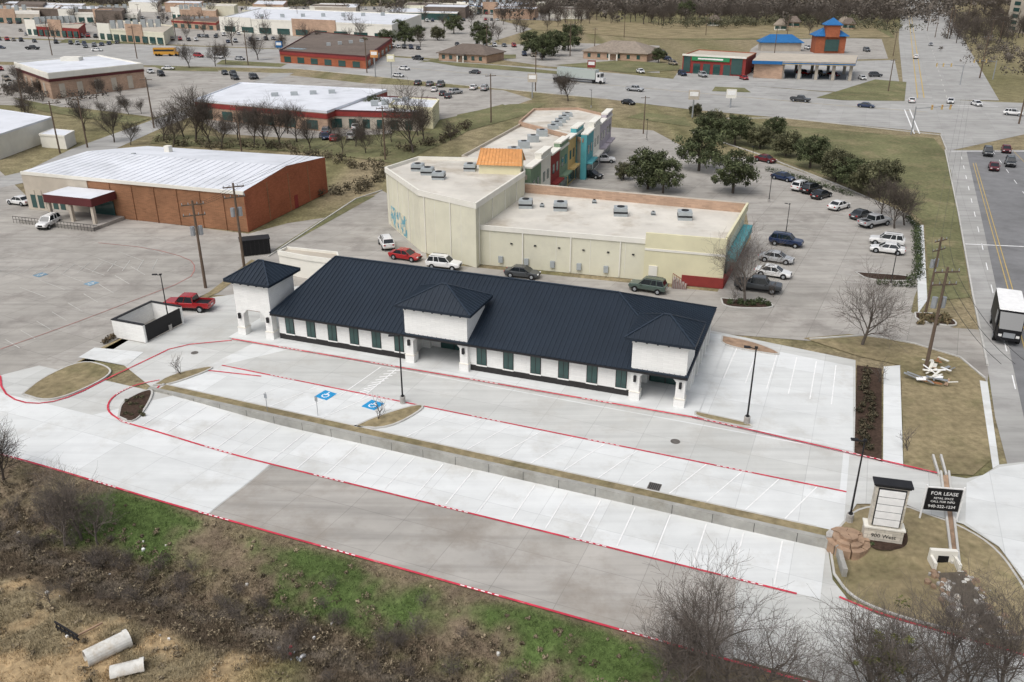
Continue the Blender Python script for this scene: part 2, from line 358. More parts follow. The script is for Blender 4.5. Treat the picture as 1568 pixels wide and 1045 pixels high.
sgn=chaikin(GL([(1270,835),(1290,803),(1315,778),(1383,775),(1410,786),(1470,806),(1528,842),(1570,905),(1600,960),(1560,985),(1440,963),(1345,935),(1300,912),(1277,880)]),2)
sheet('sign_lawn',sgn,.1,drylawn,True); kerb(K,sgn+[sgn[0]],.16,0,.12,conc_kerb)
sheet('mulch_bed',chaikin(GL([(1322,815),(1340,790),(1378,800),(1392,825),(1385,843),(1345,846),(1325,835)]),2),.13,mulch)
# plaza and street kerbs
for px in ([(1447,230),(1468,330),(1490,455),(1512,560)],[(1060,203),(1160,236),(1290,286),(1390,330),(1402,345),(1406,420)],[(1075,182),(1200,181),(1440,207),(1450,232)],[(1240,520),(1330,514),(1400,527),(1470,548),(1508,580)],[(410,394),(545,305),(585,292)],[(255,101),(460,106),(700,130),(930,152)]):
    kerb(K,GL(px),.2,-.05,.14,conc_kerb,20,hf=lambda x,y:0.)
K.build('kerb')
Wm=M(); wpts=[SQ(-1,-.12),SQ(WL-.3,-.12)]
kerb(Wm,wpts,.4,-1.2,.22,wallconc,1.0,hf=lambda x,y:0.)
for s in np.arange(1.5,60,3.05): kerb(Wm,[SQ(s,.06),SQ(s,.085)],.04,-.9,.2,dark,9,hf=lambda x,y:0.)
kerb(Wm,chaikin([SQ(WL-.3,-.12),SQ(WL+.7,.6),SQ(WL+.9,1.8),SQ(WL+1.2,3)],2),.3,-1.2,.2,wallconc,9,hf=lambda x,y:0.)
Wm.build('retaining_wall')
mk=M()
for s in np.arange(3.5,60,2.75): stripe(mk,[SQ(s,.35),SQ(s,5.5)],.1,.045,whitep)
for s in np.arange(11,63,2.9):
    if 22<s<27: continue
    stripe(mk,[SQ(s,-6.9),SQ(s-1.9,-1.6)],.1,.05,whitep)
for i in range(1,7):
    stripe(mk,[G(1100+i*30,524+i*6),G(1075+i*33,572+i*8)],.1,.05,whitep)
for i in range(9):
    stripe(mk,[G(545+i*6,606-i*4.6),G(565+i*6,600-i*4)],.18,.055,whitep)
stripe(mk,[G(607,566),G(552,612)],.12,.056,whitep); stripe(mk,[G(583,563),G(520,607)],.12,.056,whitep)
mk.build('stall_markings')
rd=M(); tx=M()
def redline(px=None,w=.18,pts=None,text=True,sm_=1,z=.06,m=redp):
    p=pts or chaikin(GL(px),sm_); stripe(rd,p,w,z,m)
    if text:
        r=resample(p,1.0)
        for i in range(6,len(r)-4,11):
            for k in range(6): 
                f=(k%2)*.5; a_=r[i+k//2]; b_=r[i+k//2+1]
                stripe(tx,[(a_[0]+(b_[0]-a_[0])*f,a_[1]+(b_[1]-a_[1])*f),(a_[0]+(b_[0]-a_[0])*(f+.3),a_[1]+(b_[1]-a_[1])*(f+.3))],.09,z+.008,whitep)
redline([(355,521),(720,583),(1060,641),(1150,661),(1310,698),(1440,728)],.2,sm_=0,z=.17)
kk=M(); kerb(kk,GL([(355,520),(720,582),(1060,640)]),.3,0,.155,conc_kerb); kk.build('kerb')
redline(pts=[SQ(2,-7.05),SQ(62.5,-7.05)])
redline(pts=chaikin([SQ(-1.5,-2),SQ(-3,-.3),SQ(-3.2,2.5),SQ(-1.5,4.8),SQ(1.5,5.8)],2)+[SQ(30,5.85),SQ(60,5.85)])
redline([(1285,915),(1345,940),(1440,968),(1530,993),(1620,1020)])
redline(pts=[SQ(-22,13.9),SQ(66,13.9)])
redline([(-60,560),(0,570),(3,600),(30,617),(70,619),(115,606),(165,580),(225,552),(270,530),(355,522)],text=False)
redline([(240,596),(262,574),(300,566),(400,577)],text=False)
redline([(150,372),(230,380),(290,396),(300,410),(290,428),(200,462),(100,500),(0,535)],.12,text=False,z=.0,m=redf_)
rd.build('fire_lane_paint'); tx.build('fire_lane_lettering')
hc=M()
def hcap(u,v,zz=.06,sc=1,bm_=bluep,wm_=whitep):
    F=Fr(G(u,v),math.radians(-30)); 
    hc.box(F,-.75*sc,.75*sc,-.75*sc,.75*sc,zz-.05,zz,bm_)
    for a in range(10):
        t=a/10*2*math.pi; hc.box(F,.05+.32*math.cos(t)-.07,.05+.32*math.cos(t)+.07,-.12+.32*math.sin(t)-.07,-.12+.32*math.sin(t)+.07,zz,zz+.006,wm_)
    hc.box(F,-.12,.02,.0,.6,zz,zz+.009,wm_); hc.box(F,.02,.35,.1,.2,zz,zz+.009,wm_)
hcap(499,606);hcap(571,621);hcap(62,421,.0,.9,bluef,whitef);hcap(140,434,.0,.9,bluef,whitef)
hc.build('accessible_bay_symbol')
ml=M(); fl=lambda x,y:0.
for i in range(8): stripe(ml,[G(70+i*30,455-i*11),G(30+i*30,440-i*11)],.08,.0,whitef,9,fl)
for i in range(12): stripe(ml,[G(10+i*21,410-i*1.2),G(-20+i*23,424-i*1)],.08,.0,whitef,9,fl)
for i in range(9): stripe(ml,[G(8+i*24,520-i*14),G(30+i*24,533-i*14)],.08,.0,whitef,9,fl)
for i in range(9): stripe(ml,[G(1230+i*14,340+i*12),G(1200+i*10,334+i*12)],.1,.01,whitef,9,fl)
for i in range(12): stripe(ml,[G(1192+i*16,262+i*9),G(1165+i*16,268+i*9)],.1,.01,whitef,9,fl)
ml.build('stall_markings')
rl=M()
def line(a,b,w=.15,m=whitep,dash=0,z=.02):
    A=G(*a);B=G(*b)
    if not dash: stripe(rl,[A,B],w,z,m,500,fl); return
    L=math.hypot(B[0]-A[0],B[1]-A[1]); n=int(L/dash)
    for i in range(n):
        f=i/n; g=(i+.35)/n
        stripe(rl,[(A[0]+(B[0]-A[0])*f,A[1]+(B[1]-A[1])*f),(A[0]+(B[0]-A[0])*g,A[1]+(B[1]-A[1])*g)],w,z,m,50,fl)
line((1490,250),(1640,790),.12,yelp);line((1494,250),(1652,790),.12,yelp)
line((1472,240),(1565,640),.12,whitep,9); line((1520,232),(1720,500),.12,whitep,9)
line((1552,232),(1760,440),.12,yelp); line((1457,232),(1640,232),.4);
line((1478,374),(1568,378),.3)
for u,v,u2,v2 in ((255,84,460,90),(460,90,700,111),(700,111,940,131),(940,131,1250,159),(1250,159,1420,172)):
    line((u,v),(u2,v2),.2,yelp);line((u,v-6),(u2,v2-7),.2,whitef,14);line((u,v+6),(u2,v2+9),.2,whitef,14)
line((1405,150),(1390,10),.3,yelp);line((1415,150),(1393,10),.3,yelp);line((1450,150),(1410,20),.25,whitef,14);line((1440,172),(1568,184),.3,whitef)
line((1385,168),(1400,205),.3);line((1393,168),(1408,205),.3);line((1388,158),(1528,164),.4)
rl.build('road_markings')
mh=M()
for u,v,r in ((1034,677,.42),(298,541,.38)): x,y=G(u,v); mh.cyl((x,y,.03),(x,y,.06),r,r,16,iron)
F=Fr(G(1002,746),math.radians(-22)); mh.box(F,-.5,.5,-.5,.5,.03,.06,iron)
for k in range(6): mh.box(F,-.4+k*.15,-.33+k*.15,-.42,.42,.06,.066,dark)
mh.build('manhole_cover')
# ---------------------------------------------------------------- main building
PH=math.radians(-20.4)
BF=Fr((0,0),PH)
def hip(m,F,a0,a1,b0,b1,r0,r1,z0,z1,mr,seam=None,sp_=.5,fascia=.25,soff=None):
    bm_=(b0+b1)/2
    P=lambda a,b,z:F(a,b,z)
    m.poly([P(a0,b0,z0),P(a1,b0,z0),P(r1,bm_,z1)]+([P(r0,bm_,z1)] if r1-r0>.01 else []),mr)
    m.poly([P(a1,b1,z0),P(a0,b1,z0),P(r0,bm_,z1)]+([P(r1,bm_,z1)] if r1-r0>.01 else []),mr)
    m.poly([P(a0,b1,z0),P(a0,b0,z0),P(r0,bm_,z1)],mr); m.poly([P(a1,b0,z0),P(a1,b1,z0),P(r1,bm_,z1)],mr)
    m.prism([P(a0,b0,0)[:2],P(a1,b0,0)[:2],P(a1,b1,0)[:2],P(a0,b1,0)[:2]],z0-fascia,z0-.004,soff or mr)
    if seam:
        a=a0+sp_/2
        while a<a1:
            f=1.
            if a<r0: f=(a-a0)/(r0-a0)
            if a>r1: f=(a1-a)/(a1-r1)
            zt=z0+(z1-z0)*f
            for be in (b0,b1):
                m.beam(P(a,be,z0+.03),P(a,be+(bm_-be)*f,zt+.03),.05,.07,seam)
            a+=sp_
        b=b0+sp_/2
        while b<b1:
            f=min(b-b0,b1-b)/(bm_-b0); zt=z0+(z1-z0)*f
            m.beam(P(a0,b,z0+.03),P(a0+(r0-a0)*f,b,zt+.03),.05,.07,seam)
            m.beam(P(a1,b,z0+.03),P(a1+(r1-a1)*f,b,zt+.03),.05,.07,seam); b+=sp_
        for c in ((a0,b0,r0),(a0,b1,r0),(a1,b0,r1),(a1,b1,r1)):
            m.beam(P(c[0],c[1],z0+.05),P(c[2],bm_,z1+.05),.16,.09,seam)
        if r1>r0: m.beam(P(r0,bm_,z1+.06),P(r1,bm_,z1+.06),.22,.09,seam)
mb=M()
A0,A1,B0,B1=-53.6,-9.7,71.15,88.2
TW=[(-58.6,-54.1),(-37.9,-31.0),(-14.4,-9.3)]
mb.box(BF,A0,A1,75.5,B1,0,3.15,stucco)
for a0,a1 in ((A0,-37.9),(-31.0,-14.4)):
    mb.box(BF,a0,a1,B0,75.497,0,3.15,stucco)
    mb.box(BF,a0-.02,a1+.02,B0-.04,B0+.3,0,.75,wains)
mb.box(BF,A1-1,A1+.03,75.6,B1+.04,0,.6,wains)
hip(mb,BF,A0-.5,A1+.6,B0-.75,B1+.6,-51.1,-18.0,3.3,7.2,navy,navyr,.5)
mb.box(BF,A0-.45,A1+.55,B0-.85,B0-.72,3.08,3.26,dark)
def win(a,w=.95,z0=.95,z1=2.85):
    mb.box(BF,a-w/2-.07,a+w/2+.07,B0-.05,B0,z0-.07,z1+.07,dark)
    mb.box(BF,a-w/2,a+w/2,B0-.07,B0-.04,z0,z1,glass)
    mb.box(BF,a-.02,a+.02,B0-.085,B0-.06,z0,z1,dark)
    mb.box(BF,a-w/2-.1,a+w/2+.1,B0-.12,B0-.01,z0-.2,z0-.08,stucco)
for i in range(6): win(-52.2+i*2.65)
for i in range(6): win(-29.7+i*2.86)
for i in range(5):
    b=76.2+i*2.5
    mb.box(BF,A1,A1+.06,b,b+1.7,.1,2.8,glass); mb.box(BF,A1,A1+.5,b-.65,b-.2,0,3.1,stucco)
    mb.box(BF,A1,A1+.12,b-.05,b+1.75,2.8,2.95,dark)
def tower(a0,a1,b0=70.6,b1=75.3,zo=3.2,ze=6.3,zt=8.2):
    cw=.85
    mb.box(BF,a0,a1,b0,b1,zo,ze,stucco)
    for a in (a0,a1-cw):
        for b in (b0,b1-cw):
            mb.box(BF,a,a+cw,b,b+cw,0,zo-.003,stucco)
        mb.box(BF,a-.08,a+cw+.08,b0-.08,b0+cw+.08,0,.9,stucco)
        mb.box(BF,a-.1,a+cw+.1,b0-.1,b0+cw+.1,.9,1.0,creamt)
        mb.box(BF,a+cw/2-.12,a+cw/2+.12,b0-.25,b0-.03,2.1,2.7,dark)
    for a,sg in ((a0+cw,1),(a1-cw,-1)):
        for bb in (b0+.02,b0+.3):
            p=[BF(a,bb,zo),BF(a+sg*.55,bb,zo),BF(a,bb,zo-.6)]; mb.poly(p,stucco)
        mb.poly([BF(a+sg*.55,b0+.02,zo),BF(a+sg*.55,b0+.3,zo),BF(a,b0+.3,zo-.6),BF(a,b0+.02,zo-.6)],stucco)
    mb.box(BF,a0+cw,a1-cw,b0+.31,b0+.5,zo-.2,zo-.01,orangew)
    mb.box(BF,a0-.05,a1+.05,b0-.05,b1+.05,ze-.35,ze+.002,stucco)
    am=(a0+a1)/2; wd=min(1.5,(a1-a0)/2-cw-.1)
    if a0>-50:
        mb.box(BF,a0+cw,a1-cw,b1-.2,b1-.05,0,zo-.01,stucco)
        mb.box(BF,am-wd-.1,am+wd+.1,b1-.27,b1-.2,0,2.75,dark); mb.box(BF,am-wd,am+wd,b1-.32,b1-.27,.05,2.6,glass)
        mb.box(BF,am-.05,am+.05,b1-.36,b1-.32,.05,2.6,dark)
        mb.box(BF,am-wd*.8,am+wd*.8,b1-.3,b1-.2,2.76,3.05,orangew)
    for a in np.arange(a0+.3,a1-.1,1.0): mb.box(BF,a,a+.16,b0-.5,b0-.051,ze-.05,ze+.09,dark)
    hip(mb,BF,a0-.65,a1+.65,b0-.65,b1+.65,(a0+a1)/2-.3,(a0+a1)/2+.3,ze+.35,zt,navy,navyr,.5)
tower(*TW[0]); tower(*TW[1],ze=6.2,zt=8.3); tower(*TW[2])
mb.build('office_strip_building')
sheet('sidewalk',[BF(-59.2,69.3)[:2],BF(-7.8,69.3)[:2],BF(-7.5,89)[:2],BF(-59.2,89)[:2]],.13,conc_new)
# ---------------------------------------------------------------- other buildings
def G0(u,v,z=0.):
    vv=v-522.5; t=(H-z)/(vv*cp+FPX*sp); return ((u-784)*t,t*(FPX*cp-vv*sp))
def GL2(l,z): return [G0(a,b,z) for a,b in l]
def block(name,px,z,mw,mr,par=.5,pm=None,extra=None,base=0.):
    m=M(); p=GL2(px,z); m.prism(p,base,z-par,mw,mr)
    if par>0: kerb(m,p+[p[0]],.3,z-par-.3,z,pm or mw,500,hf=fl)
    if extra: extra(m,p)
    return m.build(name)
def wallF(p,q):
    return Fr(p,math.atan2(q[1]-p[1],q[0]-p[0])), math.hypot(q[0]-p[0],q[1]-p[1])
def ac(m,u,v,z,s=1.6,hh=1.1,ang=-.1):
    F=Fr(G0(u,v,z),ang); m.box(F,-s/2,s/2,-s/2,s/2,z-.1,z+hh,acm); m.box(F,-s/2+.15,s/2-.15,-s/2+.15,s/2-.15,z+hh,z+hh+.06,acm)
    m.cyl(F(0,0,z+hh+.05),F(0,0,z+hh+.15),s*.28,s*.28,10,dark); m.box(F,-s/2-.03,s/2+.03,-s/2-.03,s/2+.03,z+hh*.4,z+hh*.6,dark)
def plzL(m,p):
    for i in range(len(p)):
        F,L=wallF(p[i],p[(i+1)%len(p)])
        for a in np.arange(3,L,5): m.box(F,a,a+.05,-.02,.02,.3,8.6,creamt)
        for a in np.arange(1,L,5): m.box(F,a,a+.12,-.12,-.01,.2,8.3,creamt)
    F,L=wallF(p[0],p[1]); m.box(F,L*.1,L*.6,-.04,-.01,.2,3.4,muralm)
    for u,v in ((655,268),(672,275),(720,262),(640,262)): ac(m,u,v,8.4,1.8)
    F=Fr(G0(765,262,9),-.15); m.box(F,-3.2,3.2,0,3.2,8.2,10.3,cream2)
    m.poly([F(-3.5,-.4,9.9),F(3.5,-.4,9.9),F(3.2,1.8,12.0),F(-3.2,1.8,12.0)],orat);m.poly([F(3.5,3.8,9.9),F(-3.5,3.8,9.9),F(-3.2,1.8,12.0),F(3.2,1.8,12.0)],orat)
    m.poly([F(-3.2,-.1,10),F(-3.2,3.4,10),F(-3.2,1.8,12)],cream2);m.poly([F(3.2,-.1,10),F(3.2,3.4,10),F(3.2,1.8,12)],cream2)
    for k in range(14): m.beam(F(-3.4+k*.52,-.4,9.95),F(-3.15+k*.48,1.8,12.05),.08,.08,orat)
block('retail_plaza_rear_hall',[(590,256),(641,291),(728,311),(803,262),(800,243),(640,240)],9.0,cream,roofc,.5,creamt,plzL)
def plzM(m,p):
    F,L=wallF(p[0],p[3]) 
    for a in np.arange(2,L,4.6): m.box(F,a,a+.06,-.03,.02,.3,5.4,creamt)
    m.box(F,L*.70,L+.2,-.35,.0,0,6.5,cream2); m.box(F,L*.70,L+.2,-.42,-.3,4.2,4.5,creamt)
    m.box(F,L*.85,L+.3,-.5,-.2,0,1.35,redw)
    m.box(F,L*.72,L*.72+1.1,-.5,-.3,0,2.2,creamt)
    for k in range(6): m.box(F,L*(.15+k*.1),L*(.15+k*.1)+.3,-.15,-.02,3.3,3.45,dark)
    for k in range(3): m.box(F,L*(.2+k*.2),L*(.2+k*.2)+.15,-.16,-.02,.2,5.2,creamt)
    for k in range(5): m.box(F,L*(.1+k*.11),L*(.1+k*.11)+.6,-.3,-.05,.6,1.5,acm)
    # stair with rail at the corner
    for k in range(5): m.box(F,L*.82+k*.35,L*.82+k*.35+.34,-2.0,-.55,0,1.1-k*.2,conc_old)
    for k in range(9): m.cyl(F(L*.82+k*.22,-2.05,0),F(L*.82+k*.22,-2.05,2.0-k*.12),.03,.03,4,redw)
    m.beam(F(L*.82,-2.05,2.0),F(L*.82+1.8,-2.05,1.0),.06,.06,redw)
    F2,L2=wallF(p[3],p[2]); m.box(F2,0,L2,-.4,-.02,0,1.2,redw); m.box(F2,2,L2-1,-1.3,-.05,2.8,3.8,teal); m.box(F2,0,L2,-.3,0,5.6,6.7,cream2)
    m.box(F2,2,L2-1,-.3,-.06,1.25,2.7,glass)
    F3,L3=wallF(p[1],p[2]); m.box(F3,0,L3,-.3,.5,5.2,6.6,brickt,tanw)
    for u,v in ((805,318),(858,322),(950,330),(1048,336)): ac(m,u,v,5.2,1.9,1.2)
    for u,v in ((830,318),(1000,330),(910,312)): ac(m,u,v,5.2,.6,.5)
block('retail_plaza_shop',[(728,344),(803,291),(1142,322),(1110,376)],5.6,cream,roofc,.35,creamt,plzM)
def faced(cols):
    def f(m,p):
        F,L=wallF(p[0],p[1]); n=len(cols); a=0
        for i,c in enumerate(cols):
            w=L/n; hh=(8.4,9.4,8.0,8.9)[i%4]
            m.box(F,a,a+w-.05,-.7,.4,0,hh,c); m.box(F,a-.02,a+w-.03,-.95,.45,hh,hh+.25,creamt)
            m.box(F,a+.6,a+w-.7,-1.8,-.7,2.9,3.2,c)
            if i%2: m.prism([F(a,-.9)[:2],F(a+w,-.9)[:2],F(a+w,-.7)[:2],F(a,-.7)[:2]],hh-1.2,hh-.8,creamt)
            for k in range(2): m.box(F,a+w*(.2+.4*k),a+w*(.4+.4*k),-.76,-.7,4.6,6.2,glass); 
            m.box(F,a+.6,a+w-.7,-.77,-.7,.3,2.6,glass); a+=w
        for k in range(5):
            q=[(p[0][j]*(.85-.17*k)+p[1][j]*(.15+.17*k))*.5+(p[-1][j]*(.85-.17*k)+p[-2][j]*(.15+.17*k))*.5 for j in (0,1)]
            F4=Fr(q,.1); m.box(F4,-1,1,-1,1,6.9,8.1,acm); m.cyl(F4(0,0,8.1),F4(0,0,8.2),.5,.5,10,dark)
    return f
block('retail_plaza_storefronts',[(806,268),(888,205),(800,188),(708,238)],7.4,cream,roofc,.5,tanw,faced([greenf,creamt,redw,greenf,yelw,teal]))
block('retail_plaza_storefronts',[(893,212),(932,176),(885,165),(818,166),(795,186)],7.8,tanw,roofc,.5,brickt,faced([teal,creamt,pinkw,pinkw]))
def wh():
    m=M(); z=6.3; p=GL2([(33,263),(372,294),(497,241),(225,224)],z); pk=7.5
    m.prism(p,0,z,brick,roofw)
    mr=[((p[1][i]+p[2][i])/2) for i in (0,1)]; ml_=[((p[0][i]+p[3][i])/2) for i in (0,1)]
    R0=(*ml_,pk);R1=(*mr,pk)
    m.poly([(*p[0],z+.02),(*p[1],z+.02),R1,R0],roofw);m.poly([(*p[2],z+.02),(*p[3],z+.02),R0,R1],roofw)
    for k in range(1,30):
        t=k/30; a=Vector((*p[0],z+.05)).lerp(Vector((*p[1],z+.05)),t); b=Vector(R0).lerp(Vector(R1),t); m.beam(a,b+Vector((0,0,.04)),.05,.05,roofw)
    m.poly([(*p[1],z),(*p[2],z),R1],brickr);m.poly([(*p[0],z),(*p[3],z),R0],brick)
    F,L=wallF(p[1],p[2]); m.box(F,0,L,-.06,-.01,0,z,brickr)
    for k in range(1,4): m.box(F,L*k/4-.12,L*k/4+.12,-.1,-.05,0,z,brick)
    m.box(F,L*.55,L*.55+1.1,-.12,-.07,0,2.2,redw)
    F,L=wallF(p[0],p[1]); m.box(F,-.1,L*.31,-.12,-.01,0,z,tanw); m.box(F,-.1,L+.1,-.2,.1,z-.45,z+.05,creamt)
    for k in range(1,7): m.box(F,L*(.31+k*.1),L*(.31+k*.1)+.15,-.14,-.01,0,z-.5,brick)
    for k in range(5): m.box(F,L*(.02+k*.035),L*(.02+k*.035)+1.,-.17,-.12,.4,2.6,glass); m.box(F,L*(.02+k*.035),L*(.02+k*.035)+1.,-.2,-.13,2.6,3.4,tanw)
    m.box(F,L*.22,L*.44,-5.5,-.21,3.3,4.6,maroon,roofw)
    for a in (.23,.33,.43): m.box(F,L*a-.25,L*a+.25,-5.3,-4.8,0,3.3,tanw)
    m.box(F,L*.30,L*.42,-.25,-.13,.51,2.8,glass); m.box(F,L*.12,L*.46,-7,-.2,0,.5,conc_old)
    for i in range(26):
        a=L*.10+i*L*.015; m.cyl(F(a,-7.4,0),F(a,-7.4,1.1),.03,.03,4,dark)
    m.beam(F(L*.1,-7.4,1.1),F(L*.49,-7.4,1.1),.06,.06,dark); m.beam(F(L*.1,-7.4,.6),F(L*.49,-7.4,.6),.04,.04,dark)
    F5=Fr(G0(258,232,7),-.3); m.box(F5,-.5,.5,-.5,.5,6.4,8.0,creamt)
    F5=Fr(G0(205,240,7),-.3); m.box(F5,-.3,.3,-.3,.3,6.4,7.6,acm)
    m.build('brick_warehouse')
wh()
def redf(m,p):
    for i in (0,1):
        F,L=wallF(p[i],p[i+1]); m.box(F,0,L,-.15,-.01,3.1,4.2,redw); 
        for k in range(6): m.box(F,L*(.05+k*.16),L*(.05+k*.16)+L*.08,-.1,-.02,.3,2.5,glass)
    for k in range(4):
        q=[p[0][j]*(.6-.1*k)+p[2][j]*(.4+.1*k) for j in (0,1)]; F4=Fr(q,.2); m.box(F4,-.9,.9,-.9,.9,4.4,5.6,acm)
block('shop_building',[(298,152),(500,170),(592,137),(368,126)],5,brickt,roofw,.3,roofw,redf)
block('shop_building',[(505,168),(640,172),(668,150),(560,146)],4.6,tanw,roofw,.3,maroon,redf)
block('yellow_shop',[(596,160),(662,165),(672,152),(612,148)],5.2,cream2,roofw,.3)
def cvs(m,p):
    for i in (0,1):
        F,L=wallF(p[i],p[i+1]); m.box(F,-.1,L+.1,-.2,-.01,5.0,5.7,maroon); m.box(F,-.1,L+.1,-.22,-.01,5.9,7.4,creamt)
        for k in range(5): m.box(F,L*(.08+k*.18),L*(.08+k*.18)+1.8,-.1,-.02,.3,4.2,tanw)
    m.box(Fr(G0(110,91,7.6),.1),-3,3,-2,2,7,8.4,creamt)
block('pharmacy',[(22,95),(73,112),(218,97),(150,84)],7.6,brickt,roofw,.4,creamt,cvs)
block('white_metal_building',[(-120,195),(-10,208),(79,179),(-10,166),(-120,165)],5,creamt,roofw,.1,roofw)
block('utility_shed',[(60,205),(98,208),(113,200),(80,197)],3,creamt,roofw,.1)
def strip(m,p):
    F,L=wallF(p[0],p[1]); m.box(F,0,L*.2,-.5,-.01,0,8.5,creamt); m.box(F,L*.45,L*.7,-.5,-.01,0,9,brickt)
    for k in range(9): m.box(F,L*(.03+k*.11),L*(.03+k*.11)+L*.07,-.6,-.05,.5,3.5,glass)
    for k in range(7):
        q=[p[0][j]*(.8-.1*k)+p[2][j]*(.2+.1*k) for j in (0,1)]; F4=Fr(q,.2); m.box(F4,-1.2,1.2,-1,1,5.5,9.4 if p[0][1]>0 else 7,acm)
block('supermarket',[(336,27),(600,38),(645,22),(400,12)],8,creamt,roofw,.5,None,strip)
block('shop_building',[(150,43),(250,50),(265,39),(180,31)],6,cream,tanw,.5,None,strip)
block('shop_building',[(262,14),(330,17),(335,9),(270,7)],7,brickt,tanw,.5,None,strip)
block('restaurant',[(428,77),(560,86),(600,58),(480,48)],4.8,brickr,shing,.4,maroon,redf)
block('restaurant',[(262,30),(330,34),(340,26),(280,24)],4.8,brickt,shing,.3,brickt,redf)
block('car_dealership',[(700,8),(790,11),(800,4),(710,2)],6,creamt,roofw,.3,bluew,strip)
block('car_dealership',[(590,18),(700,20),(705,13),(610,11)],5,glass,roofw,.3,creamt)
block('shop_building',[(40,40),(120,44),(130,36),(60,33)],5,redw,tanw,.3,None,strip)
block('shop_building',[(-60,20),(60,22),(60,14),(-60,12)],6,tanw,roofc,.3,None,strip)
block('shop_building',[(90,20),(210,22),(215,13),(100,12)],6,creamt,roofc,.3,None,strip)
for i in range(26):
    u=R.uniform(-40,860); v=R.uniform(0,13); w_=R.uniform(25,70); d_=R.uniform(2,5)
    block('distant_shop',[(u,v+d_),(u+w_,v+d_+1),(u+w_+6,v),(u+8,v-1)],R.uniform(5,9),R.choice((tanw,creamt,brickt,cream,shing)),R.choice((roofw,roofc,shing,roofw)),.3)
def house(name,px,z0,z1,mw,mr):
    p=GL2(px,0); F,L=wallF(p[0],p[1]); D=math.hypot(p[3][0]-p[0][0],p[3][1]-p[0][1])*.9; D=min(D,L*.7)
    m=M(); m.box(F,0,L,0,D,0,z0,mw); hip(m,F,-.8,L+.8,-.8,D+.8,D*.45,L-D*.45,z0+.2,z1,mr)
    for k in range(6): m.box(F,L*(.07+k*.155),L*(.07+k*.155)+1.4,-.1,-.02,.8,2.4,glass)
    m.box(F,L*.42,L*.58,-2,-.82,2.6,3.1,mr); m.box(F,L*.43,L*.45,-1.9,-1.6,0,2.6,creamt); m.box(F,L*.55,L*.57,-1.9,-1.6,0,2.6,creamt)
    m.build(name)
house('ranch_office',[(672,93),(745,97),(757,82),(690,80)],3,6.5,brickt,shing)
house('ranch_office',[(893,90),(990,95),(1013,84),(915,78)],3,7,brickt,shingt)
for i in range(8):
    u=R.uniform(1060,1340); v=R.uniform(36,44)
    if i>4: u=R.uniform(1480,1560); v=R.uniform(20,40)
    house('distant_house',[(u,v+3),(u+18,v+3.5),(u+21,v),(u+3,v-.5)],3,6.5,R.choice((brickt,creamt)),R.choice((shing,shingt)))
def auto(m,p):
    F,L=wallF(p[0],p[1]); m.box(F,L*.15,L*.75,-.4,-.01,4.6,6.1,greenw); 
    for k in range(4): m.box(F,L*(.18+k*.16),L*(.18+k*.16)+L*.11,-.15,-.02,0,3.6,glass); 
    m.box(F,L*.78,L*.95,-.2,-.02,.5,6,glass); m.box(F,L*.02,L*.13,-.2,-.02,.5,6,glass); m.box(F,-.1,L+.1,-.5,.3,6.1,6.7,creamt)
    m.box(F,L*.25,L*.65,-.5,-.41,5.1,5.6,whitep)
block('auto_repair_shop',[(1046,84),(1143,89),(1158,81),(1070,76)],6.4,redw,tanw,.3,brickr,auto)
def canopy():
    m=M(); z=6; p=GL2([(1152,93),(1310,97),(1314,85),(1165,81)],z); m.prism(p,z-1.1,z,bluew,tanw); m.prism(GL2([(1156,92),(1200,94),(1202,88),(1160,87)],z),0,z-1.2,brickt)
    F,L=wallF(p[0],p[1]); D=math.hypot(p[3][0]-p[0][0],p[3][1]-p[0][1])*.7
    for k in range(5):
        for b in (1.5,D): m.box(F,L*(.3+k*.165),L*(.3+k*.165)+1,b,b+1,0,z-1.1,tanw)
        m.box(F,L*(.3+k*.165)-.5,L*(.3+k*.165)+1.5,3,4,0,1.6,steel)
    m.box(F,L*.3,L,-.3,-.02,z-1.0,z-.15,yelw); m.box(F,L*.3,L,-.32,-.28,z-.8,z-.35,bluew)
    m.build('petrol_station_canopy')
canopy()
def twr():
    m=M(); F=Fr(G0(1268,82),-.1); m.box(F,-6,7,0,9,0,7,brickr); hip(m,F,-7,8,-1,10,0,1,7.5,12,bluew); m.box(F,-2,4,-.6,-.05,1,6,glass)
    m.box(F,-2.5,3.5,-1.4,4,7,12,brickr); hip(m,F,-3.4,4.4,-2,5,.4,.6,12.2,15,bluew); m.build('brick_car_wash')
    m=M(); F=Fr(G0(1165,78),-.1); m.box(F,0,18,0,8,0,3.5,tanw); hip(m,F,-1,19,-1,9,4,14,3.8,7,bluew); m.build('car_wash_bay')
twr()
def hotel(m,p):
    F,L=wallF(p[0],p[1])
    for fl_ in range(5):
        for k in range(6): m.box(F,L*(.05+k*.16),L*(.05+k*.16)+L*.07,-.15,-.02,1+fl_*3.4,3+fl_*3.4,glass)
block('hotel',[(1550,-5),(1700,5),(1680,-20),(1560,-22)],19,tanw,tanw,.4,creamt,hotel)
block('utility_enclosure',[(426,384),(470,392),(520,398),(516,386),(440,378)],3.2,creamt,tanw,.3)
m=M(); F,L=wallF(G(174,512),G(216,520)); F=Fr(G(176,517),F.ang); D=6.0; L=4.4
sheet('enclosure_slab',[F(-.1,-.1)[:2],F(L,-.1)[:2],F(L,D)[:2],F(-.1,D)[:2]],.06,conc_mid)
m.box(F,0,.25,0,D,0,2.1,stucco);m.box(F,.25,L,0,.25,0,2.098,stucco);m.box(F,.25,L,D-.25,D,0,2.098,stucco)
m.box(F,-.04,.3,-.04,D+.04,2.1,2.2,dark);m.box(F,.3,L,-.04,.3,2.105,2.205,dark);m.box(F,.3,L,D-.3,D+.04,2.105,2.205,dark);m.box(F,L-.12,L-.05,.3,D-.3,.15,2.0,black)
